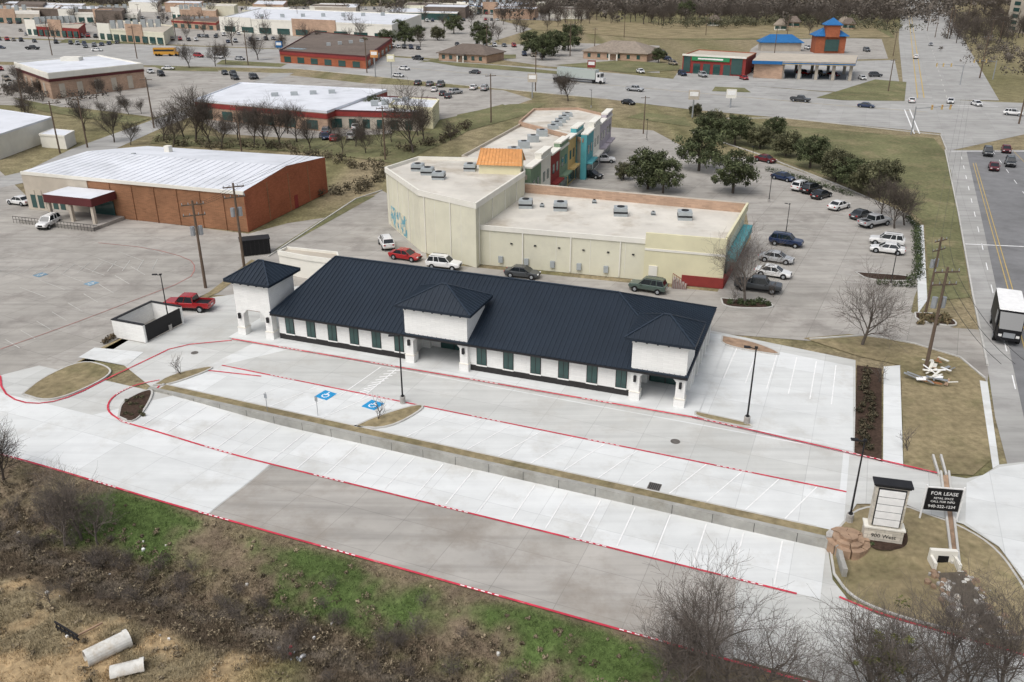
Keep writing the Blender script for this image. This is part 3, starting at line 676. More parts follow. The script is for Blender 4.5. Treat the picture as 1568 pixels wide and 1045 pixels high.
m.build('dumpster_enclosure')
m=M(); F=Fr(G(392,388),.35)
m.box(F,-2,2,-1,1,.15,2.2,black); 
for k in range(7): m.box(F,-1.9+k*.6,-1.8+k*.6,-1.08,-1,.2,2.2,dark)
m.box(F,-2.1,2.1,-1.1,1.1,2.2,2.3,dark); m.build('dumpster')
# ---------------------------------------------------------------- poles, lamps, wires
def lamp_mesh(hh):
    m=M(); F=Fr((0,0),0); m.cyl((0,0,0),(0,0,.75),.26,.26,12,stone); m.cyl((0,0,.75),(0,0,hh),.08,.055,8,dark)
    m.cyl((0,0,.75),(0,0,.85),.17,.17,8,dark); m.beam((0,0,hh-.1),(-.6,0,hh),.06,.06,dark); m.box(F,-.95,-.45,-.15,.15,hh-.04,hh+.06,dark); m.box(F,-.12,.12,-.1,.1,hh-.05,hh+.1,dark)
    return m.mesh('street_lamp')
LM=lamp_mesh(7.0)
for u,v,s in ((261,506,.95),(617,618,1.),(1143,650,1.08),(1300,800,1.0)):
    put(LM,'street_lamp',None,(*G(u,v),0),R.uniform(-.4,.1),s)
LM2=lamp_mesh(6)
for u,v in ((1203,360),(1363,440),(1177,310),(1150,262),(990,215),(905,165)): put(LM2,'street_lamp',None,(*G(u,v),0),R.uniform(0,6),.8)
def upole(hh,arms=2,tr=True):
    m=M(); m.cyl((0,0,0),(0,0,hh),.19,.12,8,wood)
    for k in range(arms):
        z=hh-.5-k*1.3; m.beam((-1.3,0,z),(1.3,0,z),.12,.14,wood)
        for x in (-1.2,-.5,.5,1.2): m.cyl((x,0,z+.05),(x,0,z+.3),.06,.04,6,steel)
    if tr:
        for x in (-.45,.45,): m.cyl((x,.25,hh-4.3),(x,.25,hh-3.2),.28,.28,8,steel)
    return m.mesh('utility_pole')
UP1=upole(11);UP2=upole(11,1,False)
poles=[(315,441,1.03,UP1),(374,409,1.05,UP1),(1417,480,.85,UP1),(1417,566,1.,UP1),(1360,140,.9,UP2),(752,188,1.1,UP2),(370,232,.9,UP2),(92,235,1.,UP2),(134,226,1.,UP2),(236,196,1.1,UP2),(1560,190,1.2,UP2),(1500,120,1.3,UP2),(820,140,1.1,UP2),(210,90,1.2,UP2),(380,100,1.2,UP2),(80,85,1.3,UP2),(1450,60,1.5,UP2),(1480,40,1.6,UP2),(562,112,1.1,UP2),(985,205,.8,UP2),(40,180,.9,UP2),(590,245,1,UP2)]
for k in range(26): poles.append((R.uniform(0,1560),R.uniform(25,90),R.uniform(.8,1.3),UP2))
PP=[]
for u,v,s,me_ in poles:
    x,y=G(u,v); put(me_,'utility_pole',None,(x,y,0),R.uniform(-.3,.3)+.3,s); PP.append((x,y,11*s))
wm=M()
def wire(a,b,sag=1.2,off=0):
    pr=None
    for i in range(13):
        t=i/12; p=(a[0]+(b[0]-a[0])*t+off,a[1]+(b[1]-a[1])*t,a[2]+(b[2]-a[2])*t-.6-sag*4*t*(1-t))
        if pr: wm.beam(pr,p,.025,.025,dark)
        pr=p
for o in (-1.,0,1.): wire(PP[2],PP[3],.3,o);wire(PP[3],(*G(1500,760),12),.8,o);wire(PP[2],(*G(1465,215),10),1,o);wire(PP[0],PP[1],.3,o*.6);wire(PP[1],PP[21],1,o)
wm.build('power_lines')
for u,v,r in ((1395,206,.1),(1520,122,3.3),(1470,130,3.)):
    m=M(); m.cyl((0,0,0),(0,0,6.5),.18,.14,8,steel); m.beam((0,0,6),(9,0,6.6),.14,.14,steel)
    for x in (4,6.5,8.6):
        m.box(Fr((0,0),0),x-.18,x+.18,-.15,.15,5.7,6.8,yelw); m.box(Fr((0,0),0),x-.1,x+.1,-.17,-.15,6.45,6.65,lampr)
    put(m.mesh('traffic_signal'),'traffic_signal',None,(*G(u,v),0),r)
# ---------------------------------------------------------------- signs
SF=Fr(G(1349,826),math.radians(-14))
m=M(); m.box(SF,-1.3,1.3,-.45,.45,0,1.15,lime); m.box(SF,-1.38,1.38,-.52,.52,1.15,1.27,creamt)
m.prism([SF(-1.08,-.35)[:2],SF(1.08,-.35)[:2],SF(1.08,.35)[:2],SF(-1.08,.35)[:2]],1.27,4.6,lime)
m.box(SF,-.92,.92,-.42,-.34,1.4,4.5,dark)
for k in range(5): m.box(SF,-.85,.85,-.46,-.415,1.46+k*.6,2.0+k*.6,whitep)
m.box(SF,-1.18,1.18,-.42,.42,4.6,4.72,dark); m.box(SF,-1.28,1.28,-.5,.5,4.72,4.84,dark)
so=m.build('monument_sign')
def text(s,F,a,b,z,size,m_,parent):
    cu=bpy.data.curves.new('lettering','FONT'); cu.body=s; cu.size=size; cu.align_x='CENTER'; cu.extrude=.005; cu.materials.append(m_)
    o=bpy.data.objects.new('lettering',cu); scene.collection.objects.link(o); o.location=F(a,b,z); o.rotation_euler=(math.pi/2,0,F.ang); o.parent=parent
text('900 West',SF,0,-.47,.45,.42,black,so)
LF=Fr(G(1436,797),math.radians(-8))
m=M(); m.cyl(LF(-1.3,0,0),LF(-1.3,0,3.0),.07,.07,6,whitep);m.cyl(LF(1.3,0,0),LF(1.3,0,3.0),.07,.07,6,whitep)
m.box(LF,-1.2,1.2,-.05,.05,.9,2.75,black); m.beam(LF(-1.35,0,2.85),LF(1.35,0,2.85),.08,.08,whitep)
lo=m.build('for_lease_sign')
text('FOR LEASE',LF,0,-.07,2.25,.4,whitep,lo);text('RETAIL SPACE',LF,0,-.07,1.9,.22,whitep,lo);text('CALL FOR INFO',LF,0,-.07,1.6,.24,whitep,lo);text('940-222-1234',LF,0,-.07,1.15,.34,whitep,lo)
for u,v in ((410,640),(487,645)):
    m=M(); x,y=G(u,v-8); m.cyl((x,y,0),(x,y,2.1),.03,.03,5,steel); m.box(Fr((x,y),-.35),-.15,.15,-.04,-.031,1.5,1.95,steel); m.build('parking_sign')
for u,v,hh,c in ((575,118,9,orat),(1060,180,7,tanw),(815,150,7,tanw),(430,95,8,bluew),(905,120,6,redw),(1118,165,5,creamt),(600,120,8,cream2)):
    m=M(); x,y=G(u,v); F=Fr((x,y),-.2); m.cyl((x,y,0),(x,y,hh-2.5),.2,.2,6,steel); m.box(F,-1.4,1.4,-.25,.25,hh-2.4,hh,c); m.box(F,-1.1,1.1,-.29,-.25,hh-1.5,hh-.4,whitep); m.build('pole_sign')
m=M(); cx,cy=G(1296,840)
for ring,(r0,r1,z) in enumerate(((0.12,.62,.62),(.66,1.08,.42),(1.12,1.5,.24))):
    n=4+ring*2
    for i in range(n):
        t0=2*math.pi*i/n+.04+ring*.3; t1=2*math.pi*(i+1)/n-.04+ring*.3
        pp=[(cx+r0*math.cos(t0),cy+r0*math.sin(t0)),(cx+r1*math.cos(t0),cy+r1*math.sin(t0)),(cx+r1*math.cos((t0+t1)/2)*1.02,cy+r1*math.sin((t0+t1)/2)*1.02),(cx+r1*math.cos(t1),cy+r1*math.sin(t1)),(cx+r0*math.cos(t1),cy+r0*math.sin(t1))]
        m.prism(pp,-.6,z+R.uniform(-.04,.04),flag if R.random()<.75 else stone)
m.build('flagstone_steps')
def rock(m,x,y,z,r,mt):
    n=6; a0=R.random()*6; rr=[r*R.uniform(.7,1.2) for _ in range(n)]; hh=r*R.uniform(.5,.9)
    lo_=[(x+rr[i]*math.cos(a0+i*6.283/n),y+rr[i]*math.sin(a0+i*6.283/n),z-.1) for i in range(n)]
    mi_=[(x+rr[i]*.95*math.cos(a0+i*6.283/n),y+rr[i]*.95*math.sin(a0+i*6.283/n),z+hh*.6) for i in range(n)]
    tp=[(x+rr[i]*.5*math.cos(a0+i*6.283/n),y+rr[i]*.5*math.sin(a0+i*6.283/n),z+hh) for i in range(n)]
    for A_,B_ in ((lo_,mi_),(mi_,tp)):
        for i in range(n): j=(i+1)%n; m.poly([A_[i],A_[j],B_[j],B_[i]],mt)
    m.poly(tp,mt)
m=M(); c=resample(GL([(1455,880),(1475,915),(1500,950),(1515,975)]),.25)
sheet('swale_bed',[(x-1.0,y) for x,y in c]+[(x+1.0,y) for x,y in c[::-1]],.2,mud,True)
for x,y in c:
    for k in range(8):
        o=R.choice((-1,1))*abs(R.gauss(1.0,.4)); rock(m,x+o,y+R.uniform(-.3,.3),h(x,y)+.1,R.uniform(.08,.26),R.choice((stone,stone,pipem,flag)))
m.build('riprap_stones')
m=M(); F=Fr(G(1440,858),-.1); m.box(F,-.9,.9,-.3,.0,0,1.0,creamt); m.box(F,-.35,.35,-.34,-.301,.05,.6,black); m.box(F,-.9,-.7,-1.2,-.3,0,.6,creamt); m.box(F,.7,.9,-1.2,-.3,0,.6,creamt)
m.build('culvert_headwall')
m=M()
for u0,v0,u1,v1 in ((1452,725,1468,865),(1440,700,1448,730)): 
    kerb(m,GL([(u0,v0),(u1,v1)]),.16,0,.28,conc_kerb); kerb(m,GL([(u0-12,v0),(u1-11,v1)]),.16,0,.28,conc_kerb)
m.build('drainage_flume')
sheet('flume_floor',GL([(1443,730),(1451,730),(1466,862),(1458,862)]),.15,flag)
m=M()
for i in range(30): x,y=G(R.uniform(1412,1455),R.uniform(558,594)); a=R.random()*3; l_=R.uniform(.6,2.4); m.beam((x,y,.15+R.random()*.5),(x+l_*math.cos(a),y+l_*math.sin(a),.2+R.random()*.5),R.uniform(.1,.5),.07,R.choice((whitep,orangew,flag,steel,creamt)))
m.build('construction_debris')
def pipe(u,v,L,r,ang,name,n=20,arc=2*math.pi,zr=.5,t0=.6):
    m=M(); x,y=G(u,v); z=h(x,y)+r*zr; pr=[]
    for i in range(n+1):
        t=arc*i/n+t0; pr.append((math.cos(t),math.sin(t)))
    def P(a,c,rr): lx,ly=a*math.cos(ang),a*math.sin(ang); return (x+lx-c[0]*rr*math.sin(ang),y+ly+c[0]*rr*math.cos(ang),z+c[1]*rr)
    for i in range(n):
        c0,c1=pr[i],pr[i+1]
        m.poly([P(-L/2,c0,r),P(-L/2,c1,r),P(L/2,c1,r),P(L/2,c0,r)],pipem); m.poly([P(-L/2,c0,r*.86),P(-L/2,c1,r*.86),P(L/2,c1,r*.86),P(L/2,c0,r*.86)],pipem)
        m.poly([P(L/2-.15,c0,r*1.1),P(L/2-.15,c1,r*1.1),P(L/2+.1,c1,r*1.1),P(L/2+.1,c0,r*1.1)],pipem)
        for e in (-L/2,L/2+.1): m.poly([P(e,c0,r*1.1 if e>0 else r),P(e,c1,r*1.1 if e>0 else r),P(e,c1,r*.86),P(e,c0,r*.86)],pipem)
    m.build(name)
pipe(165,1000,2.5,.55,.75,'concrete_pipe',zr=.6); pipe(195,1028,1.8,.5,.35,'broken_concrete_pipe',arc=2.9,zr=.15,t0=.1)
m=M(); x,y=G(105,975); z=h(x,y)
for k in range(6): m.beam((x-.9+k*.35,y+.5-k*.2,z),(x-.9+k*.35,y+.5-k*.2,z+.7),.06,.06,dark)
m.beam((x-1,y+.55,z+.7),(x+1,y-.6,z+.6),.1,.1,dark);m.beam((x-1,y+.55,z+.3),(x+1,y-.6,z+.3),.1,.1,dark);m.beam((x+.6,y,z+.1),(x+1.8,y+.9,z+.3),.1,.1,flag)
m.build('scrap_metal_frame')
m=M()
for i in range(44):
    u,v=(R.gauss(455,9),R.gauss(1003,6)) if i<14 else (R.uniform(20,1000),R.uniform(800,1030))
    x,y=G(u,v)
    if sq(x,y)[1]<16: continue
    rock(m,x,y,h(x,y),R.uniform(.05,.16),R.choice((whitep,stone,redp,steel)) if i<14 else R.choice((whitep,stone,pipem)))
m.build('litter')
# ---------------------------------------------------------------- vehicles
paints={}
def paint(c):
    k='car_paint_%d_%d_%d'%tuple(int(x*1000) for x in c)
    if k not in paints:
        m_,nt,b=nodes(k); b.inputs['Base Color'].default_value=(*c,1); b.inputs['Roughness'].default_value=.25; b.inputs['Metallic'].default_value=.1; b.inputs['Coat Weight'].default_value=.5
        paints[k]=m_
    return paints[k]
def loft(m,secs,mt):
    k=m.mid(mt); b=len(m.v); n=len(secs[0])
    for s in secs: m.v+=s
    for i in range(len(secs)-1):
        for j in range(n): jj=(j+1)%n; m.f.append((b+i*n+j,b+i*n+jj,b+(i+1)*n+jj,b+(i+1)*n+j)); m.mi.append(k)
    m.f.append(tuple(b+j for j in range(n)));m.mi.append(k);m.f.append(tuple(b+(len(secs)-1)*n+n-1-j for j in range(n)));m.mi.append(k)
CM={}
def car(kind,c):
    if (kind,c) in CM: return CM[(kind,c)]
    m=M(); P=paint(c); I=Fr((0,0),0)
    L=dict(sedan=4.8,suv=4.9,pickup=5.9,van=5.2)[kind]; hl=L/2; W=.93 if kind!='pickup' else 1.0
    up=dict(sedan=0,suv=.16,pickup=.22,van=.12)[kind]
    belt=.92+up
    st=dict(sedan=[(-1,.5,.82,.82),(-.93,.3,.95,.9),(-.7,.27,.98,1),(-.35,.27,.94,1),(.3,.27,.93,1),(.42,.27,.92,1),(.8,.27,.8,.97),(.95,.32,.7,.88),(1,.42,.6,.78)],
        suv=[(-1,.5,.95,.86),(-.95,.3,1.0,.94),(-.7,.3,.97,1),(.3,.3,.97,1),(.45,.3,.95,1),(.85,.3,.88,.96),(.97,.35,.78,.88),(1,.45,.66,.8)],
        pickup=[(-1,.45,.78,.95),(-.98,.35,.8,.98),(-.32,.35,.8,1),(-.31,.35,.95,1),(.4,.35,.95,1),(.5,.35,.97,1),(.9,.35,.93,.97),(.98,.4,.85,.92),(1,.45,.7,.88)],
        van=[(-1,.4,.95,.9),(-.95,.3,1.0,.97),(.5,.3,.95,1),(.8,.3,.85,.98),(.97,.35,.7,.9),(1,.45,.6,.8)])[kind]
    secs=[]
    for f,z0,z1,w in st:
        x=f*hl; w*=W; z0+=up*.8; z1+=up; zm=(z0+z1)/2+.05
        secs.append([(x,-w*.9,z0),(x,-w*.98,z0+.1),(x,-w,zm),(x,-w*.96,z1-.08),(x,-w*.84,z1),(x,w*.84,z1),(x,w*.96,z1-.08),(x,w,zm),(x,w*.98,z0+.1),(x,w*.9,z0)])
    loft(m,secs,P)
    cb=dict(sedan=(-1.75,-1.05,.35,1.2,1.44),suv=(-2.25,-1.95,.45,1.15,1.78),pickup=(-.95,-.8,.75,1.35,1.88),van=(-2.4,-2.2,.9,1.9,1.85))[kind]
    x0,x1,x2,x3,zt=cb; zb=belt-.02; wb=W*.88; wt=W*.72
    bl=[(x0,-wb,zb),(x3,-wb,zb),(x3,wb,zb),(x0,wb,zb)]; tp=[(x1,-wt,zt),(x2,-wt,zt),(x2,wt,zt),(x1,wt,zt)]
    for i in range(4):
        j=(i+1)%4; m.poly([bl[i],bl[j],tp[j],tp[i]],carglass)
    m.poly(tp,P)
    secs=[]
    for x,w,z in ((x1-.06,wt*.85,zt-.03),(x1+.1,wt,zt+.03),((x1+x2)/2,wt*1.02,zt+.06),(x2-.1,wt,zt+.03),(x2+.08,wt*.85,zt-.03)):
        secs.append([(x,-w-.02,z-.06),(x,-w,z-.01),(x,-w*.8,z+.02),(x,w*.8,z+.02),(x,w,z-.01),(x,w+.02,z-.06)])
    loft(m,secs,P)
    for sg in (-1,1):
        for xb,xt in ((x0,x1),(x3,x2),((x0*.45+x3*.55),(x1*.45+x2*.55))):
            m.beam((xb,sg*(wb+.012),zb),(xt,sg*(wt+.012),zt),.09,.05,P)
        if kind in('suv','van'): m.beam((x0*.7+x3*.3,sg*(wb+.012),zb),(x1*.7+x2*.3,sg*(wt+.012),zt),.1,.05,P)
        m.box(I,x3-.5,x3-.3,sg*(W+.08)-.09,sg*(W+.08)+.09,belt-.02,belt+.14,P)
    wr=.34 if kind!='pickup' else .4
    for sx in (-.6,.62):
        for sg in (-1,1):
            y=sg*(W-.1); m.cyl((sx*hl,y-.12*sg,wr),(sx*hl,y+.13*sg,wr),wr,wr,16,rubber); m.cyl((sx*hl,y+.13*sg,wr),(sx*hl,y+.145*sg,wr),wr*.6,wr*.55,10,steel)
            m.cyl((sx*hl,y-.1*sg,wr+.02),(sx*hl,y+.105*sg,wr+.02),wr+.08,wr+.08,16,black)
    zh=.62+up
    for sg in (-1,1):
        m.box(I,hl-.16,hl-.02,sg*W*.62-.16,sg*W*.62+.16,zh,zh+.13,lampw); m.box(I,-hl-.01,-hl+.1,sg*W*.68-.14,sg*W*.68+.14,zh+.05,zh+.25,lampr)
    m.box(I,hl-.06,hl+.01,-W*.4,W*.4,zh-.2,zh+.08,black); m.box(I,-hl-.02,-hl+.03,-.25,.25,zh-.02,zh+.1,whitep)
    m.box(I,-hl*.92,hl*.92,-W*.8,W*.8,.2+up*.6,.34+up*.8,black)
    if kind=='pickup':
        for sg in (-1,1): m.box(I,-hl+.02,x0-.02,sg*W*.92-.07,sg*W*.92+.07,.85,1.22,P)
        m.box(I,-hl+.01,-hl+.1,-W*.9,W*.9,.85,1.22,P); m.box(I,-hl+.12,x0-.05,-W*.84,W*.84,1.0,1.035,black)
    if kind=='suv':
        for sg in (-1,1): m.beam((x1+.2,sg*wt*.9,zt+.1),(x2-.2,sg*wt*.9,zt+.1),.04,.04,dark)
    CM[(kind,c)]=m.mesh(kind); return CM[(kind,c)]
WH=(.78,.78,.77);BK=(.012,.013,.016);GY=(.16,.17,.18);SV=(.42,.43,.44);RD=(.36,.012,.015);NB=(.015,.03,.08);MR=(.13,.01,.015);GR=(.07,.10,.085);DG=(.05,.055,.06);TN=(.3,.26,.2)
NM=dict(sedan='parked_car',suv='sport_utility_vehicle',pickup='pickup_truck',van='minivan')
def car_at(kind,c,u,v,du,dv,sc=.98,name=None):
    x,y=G(u,v); x2,y2=G(u+du,v+dv); put(car(kind,c),name or NM[kind],None,(x,y,h(x,y)+.02),math.atan2(y2-y,x2-x),sc)
for a in [('pickup',RD,291,474,-20,-1),('suv',WH,76,347,-12,6),('sedan',WH,31,313,-14,-2),('suv',WH,592,378,-8,-14),('sedan',RD,621,397,20,3),('suv',WH,680,411,20,2),('sedan',DG,800,424,20,2),('suv',GR,992,446,-20,-3),
    ('suv',WH,924,249,12,0),('sedan',BK,905,272,14,2),('sedan',NB,1199,276,14,3),('sedan',MR,1172,248,14,3),('suv',WH,1227,291,14,-4),('suv',BK,1242,295,14,-4),('sedan',BK,1257,303,14,-4),('sedan',WH,1284,320,14,-4),
    ('sedan',DG,1318,334,14,-4),('pickup',SV,1338,346,16,-3),('suv',WH,1357,375,-16,-2),('sedan',WH,1358,387,-16,-2),('suv',NB,1203,376,14,2),('sedan',SV,1188,401,14,2),('sedan',WH,1183,423,14,2),('pickup',DG,1160,445,16,2),
    ('sedan',BK,962,160,12,2),('pickup',SV,972,140,12,1),('pickup',DG,1225,156,12,1),('sedan',NB,1326,165,12,1),('sedan',WH,1455,158,0,12),('sedan',WH,1495,162,12,4),('sedan',WH,1396,157,0,-10),('suv',WH,1551,177,12,1),
    ('suv',DG,1512,238,3,10),('sedan',MR,1521,260,3,12),('sedan',MR,1540,233,3,10),('suv',DG,1546,254,4,12),('sedan',DG,727,113,-12,-1),('suv',BK,390,121,12,4),('suv',DG,360,122,10,3),('sedan',WH,258,107,10,0),('pickup',DG,640,92,10,1),
    ('suv',DG,1395,42,0,8),('sedan',WH,1408,20,0,8),('sedan',SV,1425,70,1,8),('suv',WH,1402,90,0,-8),('sedan',BK,1418,35,0,8),('sedan',WH,1320,122,8,3),('suv',DG,1340,118,8,0),('sedan',WH,665,140,6,-6),('sedan',BK,678,146,6,-6),('sedan',DG,686,150,6,-6),('suv',SV,698,144,8,-1),
    ('sedan',NB,497,213,8,6),('sedan',RD,512,215,6,-8),('suv',WH,538,213,6,-8),('sedan',BK,552,207,6,-8),('suv',GY,500,205,6,-8),('suv',DG,585,196,6,-8),('sedan',WH,545,198,6,-8),('sedan',RD,530,185,8,-6),('sedan',WH,610,118,12,1)]:
    car_at(*a)
cl=[WH,WH,BK,GY,SV,RD,NB,DG,TN,BK,DG]; kd=['sedan','suv','sedan','pickup','suv']
def row(u0,v0,u1,v1,n,du,dv,p=.8):
    for i in range(n):
        if R.random()<p:
            t=i/max(1,n-1); car_at(R.choice(kd),R.choice(cl),u0+(u1-u0)*t+R.uniform(-1,1),v0+(v1-v0)*t,du,dv,1.05)
row(120,75,215,62,9,-4,4);row(20,48,330,58,26,3,4,.6);row(0,62,140,70,14,3,3,.7);row(300,58,420,50,12,3,3,.6);row(350,66,430,60,8,4,3);row(20,28,330,30,26,2,2,.7);row(600,24,800,22,30,2,2,.75);row(440,20,640,12,16,3,2,.6);row(280,40,420,42,16,2,3,.7)
row(590,72,640,76,6,3,3);row(760,82,830,88,6,3,3,.5);row(330,112,430,128,8,5,4,.6);row(240,84,400,94,6,12,1,.5);row(500,98,860,126,7,12,1.3,.5);row(980,112,1140,122,6,6,2,.5);row(1160,112,1300,118,7,8,1,.6);row(1190,74,1350,80,8,4,1,.6);row(0,75,200,80,9,12,0,.6);row(700,14,1000,20,20,3,0,.4);row(60,118,200,160,6,12,4,.3)
row(30,54,300,63,24,3,4,.55);row(440,52,560,44,12,3,3,.6);row(-30,36,300,40,30,2,2,.6);row(620,34,860,30,30,2,2,.55);row(700,70,860,74,12,3,2,.4);row(0,108,20,140,3,8,3,.8);row(230,112,300,130,5,8,4,.6);row(640,130,760,140,8,5,-3,.5);row(-20,16,560,16,50,2,1,.5);row(1000,70,1030,100,5,5,1,.5)
def stepvan():
    m=M(); I=Fr((0,0),0); m.box(I,-3.9,2.6,-1.15,1.15,.7,3.3,black,whitep); m.box(I,-3.8,2.5,-1.05,1.05,3.3,3.36,whitep)
    m.prism([(2.6,-1.1),(3.6,-1.),(3.6,1.),(2.6,1.1)],.6,1.7,black); m.poly([(3.55,-.95,1.7),(3.55,.95,1.7),(2.62,1.05,3.1),(2.62,-1.05,3.1)],carglass)
    m.poly([(3.55,-.95,1.7),(2.62,-1.05,3.1),(2.62,-1.05,1.7)],carglass);m.poly([(3.55,.95,1.7),(2.62,1.05,3.1),(2.62,1.05,1.7)],carglass)
    m.box(I,-3.97,-3.9,-.95,.95,.95,3.0,paint(DG)); m.box(I,-4.02,-3.97,-.9,-.02,1.0,2.9,black);m.box(I,-4.02,-3.97,.02,.9,1.0,2.9,black)
    m.box(I,3.6,3.66,-.5,.5,.9,1.4,steel)
    for sg in (-1,1):
        m.box(I,-4.03,-3.96,sg*1.0-.08,sg*1.0+.08,1.0,1.4,lampr); m.box(I,1.2,2.4,sg*1.16-.02,sg*1.16+.02,1.7,2.9,carglass); m.box(I,3.5,3.63,sg*.75-.15,sg*.75+.15,.95,1.2,lampw)
        for x in (-2.3,2.3): m.cyl((x,sg*.85,.45),(x,sg*1.17,.45),.45,.45,16,rubber); m.cyl((x,sg*1.17,.45),(x,sg*1.19,.45),.25,.25,10,steel)
    return m.mesh('step_van')
x,y=G(1537,510); x2,y2=G(1529,462); put(stepvan(),'step_van',None,(x,y,0),math.atan2(y-y2,x-x2),1.12)
def truck(L,c,cabc,bus=False):
    m=M(); I=Fr((0,0),0); P=paint(cabc)
    if bus:
        m.box(I,-L/2,L/2-1.2,-1.2,1.2,.6,3.0,P); m.box(I,L/2-1.2,L/2,-1.,1.,.6,1.6,P); m.box(I,-L/2+.3,L/2-1.4,-1.23,1.23,1.8,2.5,carglass); m.box(I,-L/2,L/2-1.2,-1.1,1.1,3.0,3.1,P)
    else:
        m.box(I,-L/2,L/2-2.6,-1.25,1.25,1.1,4.0,paint(c)); m.box(I,-L/2,L/2-2.6,-1.27,1.27,1.1,1.3,steel); m.box(I,-L/2,L/2-2.6,-.5,.5,.7,1.1,dark)
        m.prism([(L/2-2.4,-1.15),(L/2-.9,-1.15),(L/2-.9,1.15),(L/2-2.4,1.15)],.6,3.2,P); m.box(I,L/2-.9,L/2,-.95,.95,.6,1.8,P); m.box(I,L/2-1.0,L/2-.87,-1.,1.,2.0,2.9,carglass); m.box(I,L/2-1.9,L/2-1.1,-1.17,1.17,1.9,2.8,carglass)
    for x in ([-L/2+1,-L/2+2.2,L/2-3.2,L/2-.8] if L>9 else [-L/2+1.5,L/2-.9]):
        for sg in (-1,1): m.cyl((x,sg*.85,.5),(x,sg*1.2,.5),.5,.5,12,rubber)
    return m.mesh('truck')
for L,c,cb,u,v,du,dv,nm in ((16,(.45,.5,.47),(.7,.7,.7),890,126,12,1,'semi_trailer_truck'),(11,(.25,.4,.5),(.02,.25,.35),460,92,12,1,'box_truck'),(9.5,(.5,.5,.5),(.6,.3,.04),256,86,12,0,'school_bus')):
    x,y=G(u,v);x2,y2=G(u+du,v+dv); put(truck(L,c,cb,nm=='school_bus'),nm,None,(x,y,0),math.atan2(y2-y,x2-x),1.12)
# ---------------------------------------------------------------- vegetation
def bare(seed,ht,mt,kids=(8,6,6,5),spread=.8,tr=.17,thin=.009):
    r=random.Random(seed); m=M()
    def br(p,d,L,rad,lv):
        segs=(4,4,3,2,2)[lv]; pts=[p]; dd=d.copy()
        g=(.12,.2,.24,.26,.26)[lv]
        for i in range(segs):
            dd=(dd+Vector((r.gauss(0,g),r.gauss(0,g),r.gauss(.06,g*.7)))).normalized(); pts.append(pts[-1]+dd*L/segs)
        r1=max(thin*.6,rad*.45)
        for i in range(segs):
            f0=i/segs;f1=(i+1)/segs
            m.cyl(pts[i],pts[i+1],rad+(r1-rad)*f0,rad+(r1-rad)*f1,(7,5,3,3,3)[lv],mt,False)
        if lv>=len(kids): return
        n=kids[lv]
        for k in range(n):
            st=(.3 if lv==0 else .2); t=st+(1-st)*(k+r.random()*.7)/n; t=min(t,.999); i=int(t*segs); f=t*segs-i; q=pts[i].lerp(pts[i+1],f)
            ld=(pts[i+1]-pts[i]).normalized(); ax=ld.orthogonal().normalized(); ax.rotate(Matrix.Rotation(r.random()*1.2+k*2.4,3,ld)); 
            nd=(ld*(1-.2*spread)+ax*spread*r.uniform(.55,1.1)+Vector((0,0,.15))).normalized()
            br(q,nd,L*(r.uniform(.5,.78) if lv else r.uniform(.75,1.0)),max(thin,rad*r.uniform(.38,.52)*(1-.25*t)),lv+1)
    br(Vector((0,0,-.2)),Vector((0,0,1)),ht*.4,tr,0)
    zmax=max(v[2] for v in m.v); k=ht/zmax; m.v=[(a*k,b*k,c*k) for a,b,c in m.v]
    return m.mesh('bare_tree')
BT=[bare(s,9,barkm,thin=.014) for s in (1,2,3)]; BTL=[bare(s,9,barkl) for s in (4,5,9)]
BF_=[bare(s,9,barkm,(7,6,5),thin=.03) for s in (14,15)]
BB=[bare(s,3.2,barkl,(9,6,5),1.1,.05,.008) for s in (6,7)]
def leafmesh(name,cents,n,size,cols,rs,flat=.8):
    rg=np.random.default_rng(rs); V=[];C=[]
    for (cx,cy,cz,rr,br_) in cents:
        d=rg.normal(size=(n,3)); d/=np.linalg.norm(d,axis=1)[:,None]; rad=rr*rg.uniform(.35,1.12,size=(n,1))
        p=d*rad*np.array((1,1,flat))+np.array((cx,cy,cz))
        a=rg.normal(size=(n,3));a/=np.linalg.norm(a,axis=1)[:,None]; b=np.cross(a,d+rg.normal(size=(n,3))*.4); b/=np.linalg.norm(b,axis=1)[:,None]
        s=size*rg.uniform(.6,1.3,size=(n,1)); 
        q=np.stack([p-a*s,p-b*s*.55,p+a*s,p+b*s*.55],1); V.append(q.reshape(-1,3))
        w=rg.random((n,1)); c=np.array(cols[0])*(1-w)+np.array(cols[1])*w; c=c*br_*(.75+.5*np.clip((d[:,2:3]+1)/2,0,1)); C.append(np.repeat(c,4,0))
    V=np.concatenate(V);C=np.concatenate(C); nf=len(V)//4
    me=bpy.data.meshes.new(name); me.vertices.add(len(V)); me.vertices.foreach_set('co',V.astype(np.float32).ravel())
    me.loops.add(len(V)); me.loops.foreach_set('vertex_index',np.arange(len(V),dtype=np.int32)); me.polygons.add(nf); me.polygons.foreach_set('loop_start',np.arange(0,len(V),4,dtype=np.int32)); me.update(calc_edges=True)
    me.materials.append(leafm)
    ca=me.color_attributes.new('Col','FLOAT_COLOR','POINT'); ca.data.foreach_set('color',np.concatenate([C,np.ones((len(C),1))],1).astype(np.float32).ravel())
    return me
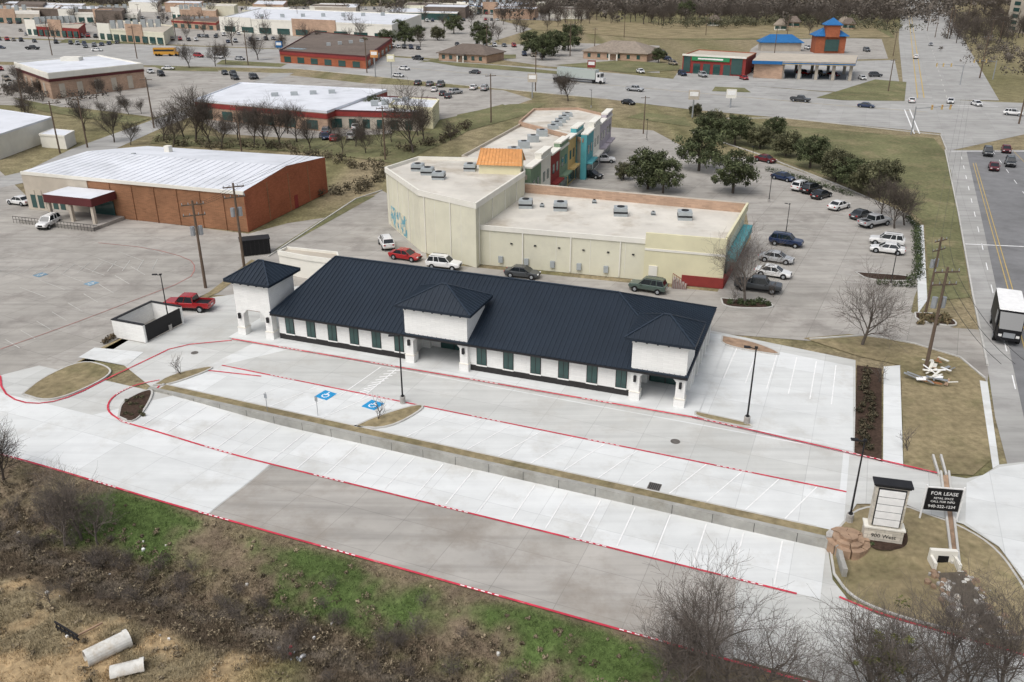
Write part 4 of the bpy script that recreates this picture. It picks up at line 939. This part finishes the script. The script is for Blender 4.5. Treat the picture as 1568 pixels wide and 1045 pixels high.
def oak(seed,ht=7,wd=3.4,cols=((.04,.052,.025),(.11,.125,.06)),n=105,k=66,size=.17):
    r=random.Random(seed); tm=M(); cents=[]
    tm.cyl((0,0,-.2),(0,0,ht*.4),.22,.16,8,barkm)
    for i in range(k):
        t=r.random()*6.283; rr=wd*math.sqrt(r.random())*.9; z=ht*.2+ht*.72*r.random()*(1-.5*(rr/wd)**2)
        c=(rr*math.cos(t),rr*math.sin(t),z); cents.append((*c,r.uniform(.5,1.05),r.uniform(.55,1.4)))
        if i%4==0: tm.cyl((0,0,ht*.3),(c[0]*.8,c[1]*.8,c[2]),.08,.03,4,barkm,False)
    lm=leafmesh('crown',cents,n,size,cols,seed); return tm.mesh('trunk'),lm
OK_=[oak(11),oak(12,7.5,3.8),oak(13,6,3,((.06,.065,.035),(.15,.145,.08)))]
def put_oak(i,x,y,s,name='live_oak'):
    t,l=OK_[i]; o=put(t,name,None,(x,y,0),R.random()*6,s); put(l,'crown',o)
for u,v,i,s in ((992,290,0,1.2),(1015,296,1,.95),(1070,262,1,1.3),(1122,296,0,1.2),(1083,215,0,1.),(1125,222,1,1.05),(1163,228,2,.95),(1203,240,2,1.),(1240,258,0,1.05),(1280,278,2,1.15),(1330,300,2,1.15),(1300,290,1,.9),(1352,288,2,1.),(830,92,0,1.6),(870,78,1,1.8),(848,86,1,1.6),(815,84,1,1.5),(612,58,0,1.5),(695,52,1,1.6),(592,72,0,1.3),(575,180,0,.9),(1050,30,0,2),(1120,212,2,.9),(1185,212,0,.8),(620,70,1,1.4),(740,72,1,1.2),(1008,96,0,.9),(560,76,2,1.),(735,62,0,1.5),(1065,178,2,.6),(640,62,0,1.2),(670,62,2,1.3),(955,275,2,.6),(1095,200,2,.9)):
    put_oak(i,*G(u,v),s)
def put_bare(u,v,s,lib=BT,name='bare_tree',sz=1.):
    x,y=G(u,v); put(R.choice(lib),name,None,(x,y,h(x,y)),R.random()*6,(s,s,s*sz))
for u,v,s in ((175,218,1.2),(300,218,1.5),(322,222,1.2),(282,210,1.2),(430,222,1.4),(410,226,1.2),(455,218,1.2),(390,222,1.1),(633,234,1.9),(650,218,1.0),(600,218,.8),(380,198,.9),(130,200,.9),(560,235,.7),(340,228,.9),(475,228,.8),(525,235,.8),
    (250,215,1.),(640,208,.9),(30,135,.9),(60,130,.8),(395,92,1.3),(430,85,1.2),(870,155,1.),(860,145,.9),(505,200,.5),(1370,350,.95),(1385,345,.9),(1350,330,.85),(545,225,.6),(690,215,.6),(200,222,.8),(550,215,.7),(330,102,1.2),(290,104,1.1),(345,98,1.1),(265,225,.9),(365,215,1.0),(440,205,.9),(310,200,.9),(585,225,.7)):
    put_bare(u,v,s)
for i in range(60): put_bare(R.uniform(-20,900),R.uniform(14,72),R.uniform(.8,1.5),BF_)
for i in range(34): put_bare(R.choice((R.uniform(1470,1560),R.uniform(1080,1370))),R.uniform(34,60),R.uniform(.8,1.4),BF_)
for i in range(130): put_bare(R.uniform(760,1372),R.uniform(27,39),R.uniform(1,1.7),BF_)
for i in range(50): put_bare(R.uniform(1450,1600),R.uniform(5,70),R.uniform(.9,1.6),BF_)
for i in range(14): put_bare(R.uniform(-10,230),R.uniform(140,195),R.uniform(.5,.9))
for u,v,s in ((1140,465,1.2),(1320,528,1.15)): put_bare(u,v,s,BTL)
BY=[bare(8,2.4,barkl,(7,5),.8,.04,.012)]
for u,v in ((278,574),(577,644),(1390,690),(1345,585),(1120,468),(1185,455)): put_bare(u,v,1.1,BY,'young_tree')
put_bare(1085,1040,.98,BTL);put_bare(1010,1052,.75,BTL);put_bare(1160,1066,.85,BTL);put_bare(1110,1075,.85,BTL);put_bare(1050,1070,.8,BTL)
put_bare(1440,1080,1.0,BTL);put_bare(1330,1095,.95,BTL);put_bare(1530,1080,.95,BTL);put_bare(1240,1115,.65,BTL);put_bare(1490,1095,.9,BTL);put_bare(1390,1090,.85,BTL)
put_bare(125,826,.8,BTL);put_bare(100,836,.65,BTL);put_bare(5,735,.65,BT);put_bare(150,834,.55,BTL);put_bare(70,800,.4,BTL)
cents=[(R.gauss(0,.9),R.gauss(0,.8),5.2+R.gauss(0,1.3),R.uniform(.2,.5),R.uniform(.7,1.3)) for _ in range(30)]
x,y=G(1340,1085); o=put(BTL[0],'bare_tree',None,(x,y,h(x,y)),1,.8); put(leafmesh('evergreen_leaves',cents,55,.10,((.06,.075,.025),(.17,.17,.06)),5),'evergreen_leaves',o)
def shrubs(name,plist,rad,cols,seed,size=.12,n=90):
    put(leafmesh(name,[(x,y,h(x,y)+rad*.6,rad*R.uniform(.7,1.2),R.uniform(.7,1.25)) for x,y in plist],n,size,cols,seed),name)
DK=((.03,.045,.02),(.08,.10,.045)); BR=((.08,.06,.04),(.16,.12,.07))
shrubs('hedge',resample(GL([(1388,335),(1403,350),(1406,425),(1392,432)]),.8),.8,DK,21)
shrubs('hedge',resample(GL([(1345,436),(1398,440)]),.8),.6,DK,22)
shrubs('hedge',resample(GL([(1175,262),(1225,275),(1300,300)]),1),.7,DK,23)
shrubs('shrub',[G(R.uniform(1405,1460),R.uniform(484,498)) for _ in range(26)],.4,((.05,.06,.03),(.22,.16,.09)),24)
shrubs('shrub',[G(R.uniform(1110,1180),R.uniform(462,470)) for _ in range(22)],.4,DK,25)
shrubs('shrub',[G(1330+R.uniform(-10,10),570+i*8.5) for i in range(15)]+[G(1322+R.uniform(-8,12),572+i*8.5) for i in range(14)],.42,((.03,.03,.018),(.10,.08,.05)),26)
shrubs('shrub',[G(R.uniform(190,225),R.uniform(608,640)) for _ in range(12)],.25,((.04,.045,.025),(.12,.11,.06)),27,.08)
shrubs('shrub',[G(R.uniform(1330,1385),R.uniform(815,838)) for _ in range(8)],.25,DK,28,.08)
shrubs('shrub',[G(160+i*5,526-i*3) for i in range(5)],.4,BR,29)
DB=((.06,.05,.033),(.13,.11,.07))
shrubs('shrub_row',[(x+R.gauss(0,1),y+R.gauss(0,2)) for x,y in resample(GL([(590,262),(500,245),(430,230),(300,222),(240,218)]),1.6)],1.3,DB,30,.22)
shrubs('shrub_row',[(x+R.gauss(0,1),y+R.gauss(0,1)) for x,y in resample(GL([(500,300),(560,290),(592,270)]),1.2)],1.3,DB,31,.22)
shrubs('shrub_row',[(x+R.gauss(0,1),y+R.gauss(0,2)) for x,y in resample(GL([(600,235),(660,222),(720,195)]),1.6)],1.2,DB,32,.22)
for i in range(120):
    s=R.uniform(-8,60); q=R.gauss(20.2,1.7); x,y=SQ(s,q); put(R.choice(BB),'brush',None,(x,y,h(x,y)-.1),R.random()*6,R.uniform(.25,.6))
bp=[]
for i in range(800):
    s=R.uniform(-12,62); q=R.gauss(20.4,1.7)
    if s<12: q-=R.random()*4*(1-s/12 if s>0 else 1)
    if q<15.5: continue
    x,y=SQ(s,q); bp.append((x,y,h(x,y)+.12,R.uniform(.15,.6),R.uniform(.6,1.5)))
for i in range(220):
    s=R.uniform(-14,34); q=R.uniform(23,33); x,y=SQ(s,q); bp.append((x,y,h(x,y)+.05,R.uniform(.1,.4),R.uniform(.9,1.8)))
for i in range(120):
    s=R.uniform(-12,60); q=R.uniform(14.6,18); x,y=SQ(s,q); bp.append((x,y,h(x,y),R.uniform(.08,.22),R.uniform(1,1.8)))
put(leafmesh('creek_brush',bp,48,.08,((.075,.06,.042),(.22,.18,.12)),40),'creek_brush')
rg=np.random.default_rng(3); V=[];C=[]
cnt=0
while cnt<46000:
    x=rg.uniform(-52,36);y=rg.uniform(33,68); s,q=sq(x,y)
    if q<14.2 or s>64: continue
    if abs(x)>y*.72+4: continue
    if q>23 and s<30 and mn.noise(Vector((x*.4,y*.4,5)))>.12 and rg.random()<.75: cnt+=1; continue
    c=gcol(x,y); z=h(x,y)-.06; hh=rg.uniform(.05,.24)*(1.4 if q>18 else .7); n=3
    for k in range(n):
        ox,oy=rg.normal(0,.1,2); lx,ly=rg.normal(0,.1,2); w=.022; t=rg.random()*3.14; a,b=w*math.cos(t),w*math.sin(t)
        V+=[(x+ox-a,y+oy-b,z),(x+ox+a,y+oy+b,z),(x+ox+lx,y+oy+ly,z+hh)]; f=rg.uniform(.6,1.7)
        C+=[(c[0]*f,c[1]*f,c[2]*f,1)]*3
    cnt+=1
me=bpy.data.meshes.new('grass_tufts'); me.from_pydata(V,[],[(i,i+1,i+2) for i in range(0,len(V),3)]); me.materials.append(leafm)
ca=me.color_attributes.new('Col','FLOAT_COLOR','POINT'); ca.data.foreach_set('color',np.array(C,dtype=np.float32).ravel()); put(me,'grass_tufts')
def mass(name,px,n,rad,cols,seed,jit=6,size=1.0,k_=42):
    cs=[]; P=GL(px)
    for i in range(n):
        k=R.randrange(len(P)-1); t=R.random(); x=P[k][0]*(1-t)+P[k+1][0]*t+R.gauss(0,jit); y=P[k][1]*(1-t)+P[k+1][1]*t+R.gauss(0,jit*1.6)
        r_=rad*R.uniform(.6,1.3); cs.append((x,y,r_*.8+R.random()*rad*.5,r_,R.uniform(.65,1.35)))
    put(leafmesh(name,cs,k_,size,cols,seed),name)
BG=((.08,.07,.06),(.14,.12,.10)); BGR=((.07,.072,.045),(.13,.125,.075))
mass('distant_trees',[(880,12),(1000,18),(1200,24),(1375,28)],900,4.5,BG,50,20,.8)
mass('distant_trees',[(740,8),(900,13),(1100,14),(1375,12)],900,5.5,BG,61,45,1.1)
mass('distant_trees',[(1040,42),(1150,40),(1250,38),(1370,48)],170,3.2,BGR,51,8,.5,60)
mass('distant_trees',[(-400,1),(200,1),(700,0),(1375,4)],900,7,BG,52,50,1.5)
mass('distant_trees',[(1445,2),(1560,10),(1700,20)],380,5,BG,53,24,.8,55)
mass('distant_trees',[(1450,30),(1490,60),(1530,110)],60,2.0,BG,54,5,.3,80)
mass('distant_trees',[(0,140),(60,148),(150,160)],60,1.6,BG,55,3,.3)
mass('distant_trees',[(430,12),(520,9),(640,8)],160,5,BGR,56,12)
mass('distant_trees',[(-200,8),(60,6),(250,5),(420,6)],420,5,BG,57,26)
mass('distant_trees',[(1500,55),(1560,90),(1640,140)],80,2.6,BG,59,8,.4,70)
mass('distant_trees',[(-1500,-30),(0,-32),(1400,-30),(2600,-30)],700,18,((.10,.10,.095),(.14,.14,.13)),58,140,4)
# ---------------------------------------------------------------- light, world, camera
w=bpy.data.worlds.new('World'); scene.world=w; w.use_nodes=True; nt=w.node_tree; bg=nt.nodes['Background']
sky=nt.nodes.new('ShaderNodeTexSky'); sky.sky_type='NISHITA'; sky.sun_disc=False; el,az=math.radians(58),math.radians(-140); sky.sun_elevation=el; sky.sun_rotation=az; sky.air_density=1; sky.dust_density=5; sky.ozone_density=1
hs=nt.nodes.new('ShaderNodeHueSaturation'); hs.inputs['Saturation'].default_value=.42
nt.links.new(sky.outputs[0],hs.inputs['Color']); nt.links.new(hs.outputs[0],bg.inputs[0]); bg.inputs[1].default_value=.145
sl=bpy.data.lights.new('sun','SUN'); sl.energy=1.2; sl.angle=math.radians(45); sl.color=(1,.985,.96)
so=bpy.data.objects.new('sun',sl); scene.collection.objects.link(so)
d=Vector((math.sin(az)*math.cos(el),math.cos(az)*math.cos(el),math.sin(el))); so.rotation_euler=d.to_track_quat('Z','Y').to_euler()
cam=bpy.data.cameras.new('camera'); co=bpy.data.objects.new('camera',cam); scene.collection.objects.link(co); scene.camera=co
co.location=(0,0,H); co.rotation_euler=(math.pi/2-PITCH,0,0); cam.sensor_width=36; cam.lens=FPX/1568*36; cam.clip_end=9000; cam.clip_start=.5
scene.view_settings.view_transform='Standard'; scene.view_settings.look='None'; scene.view_settings.exposure=0
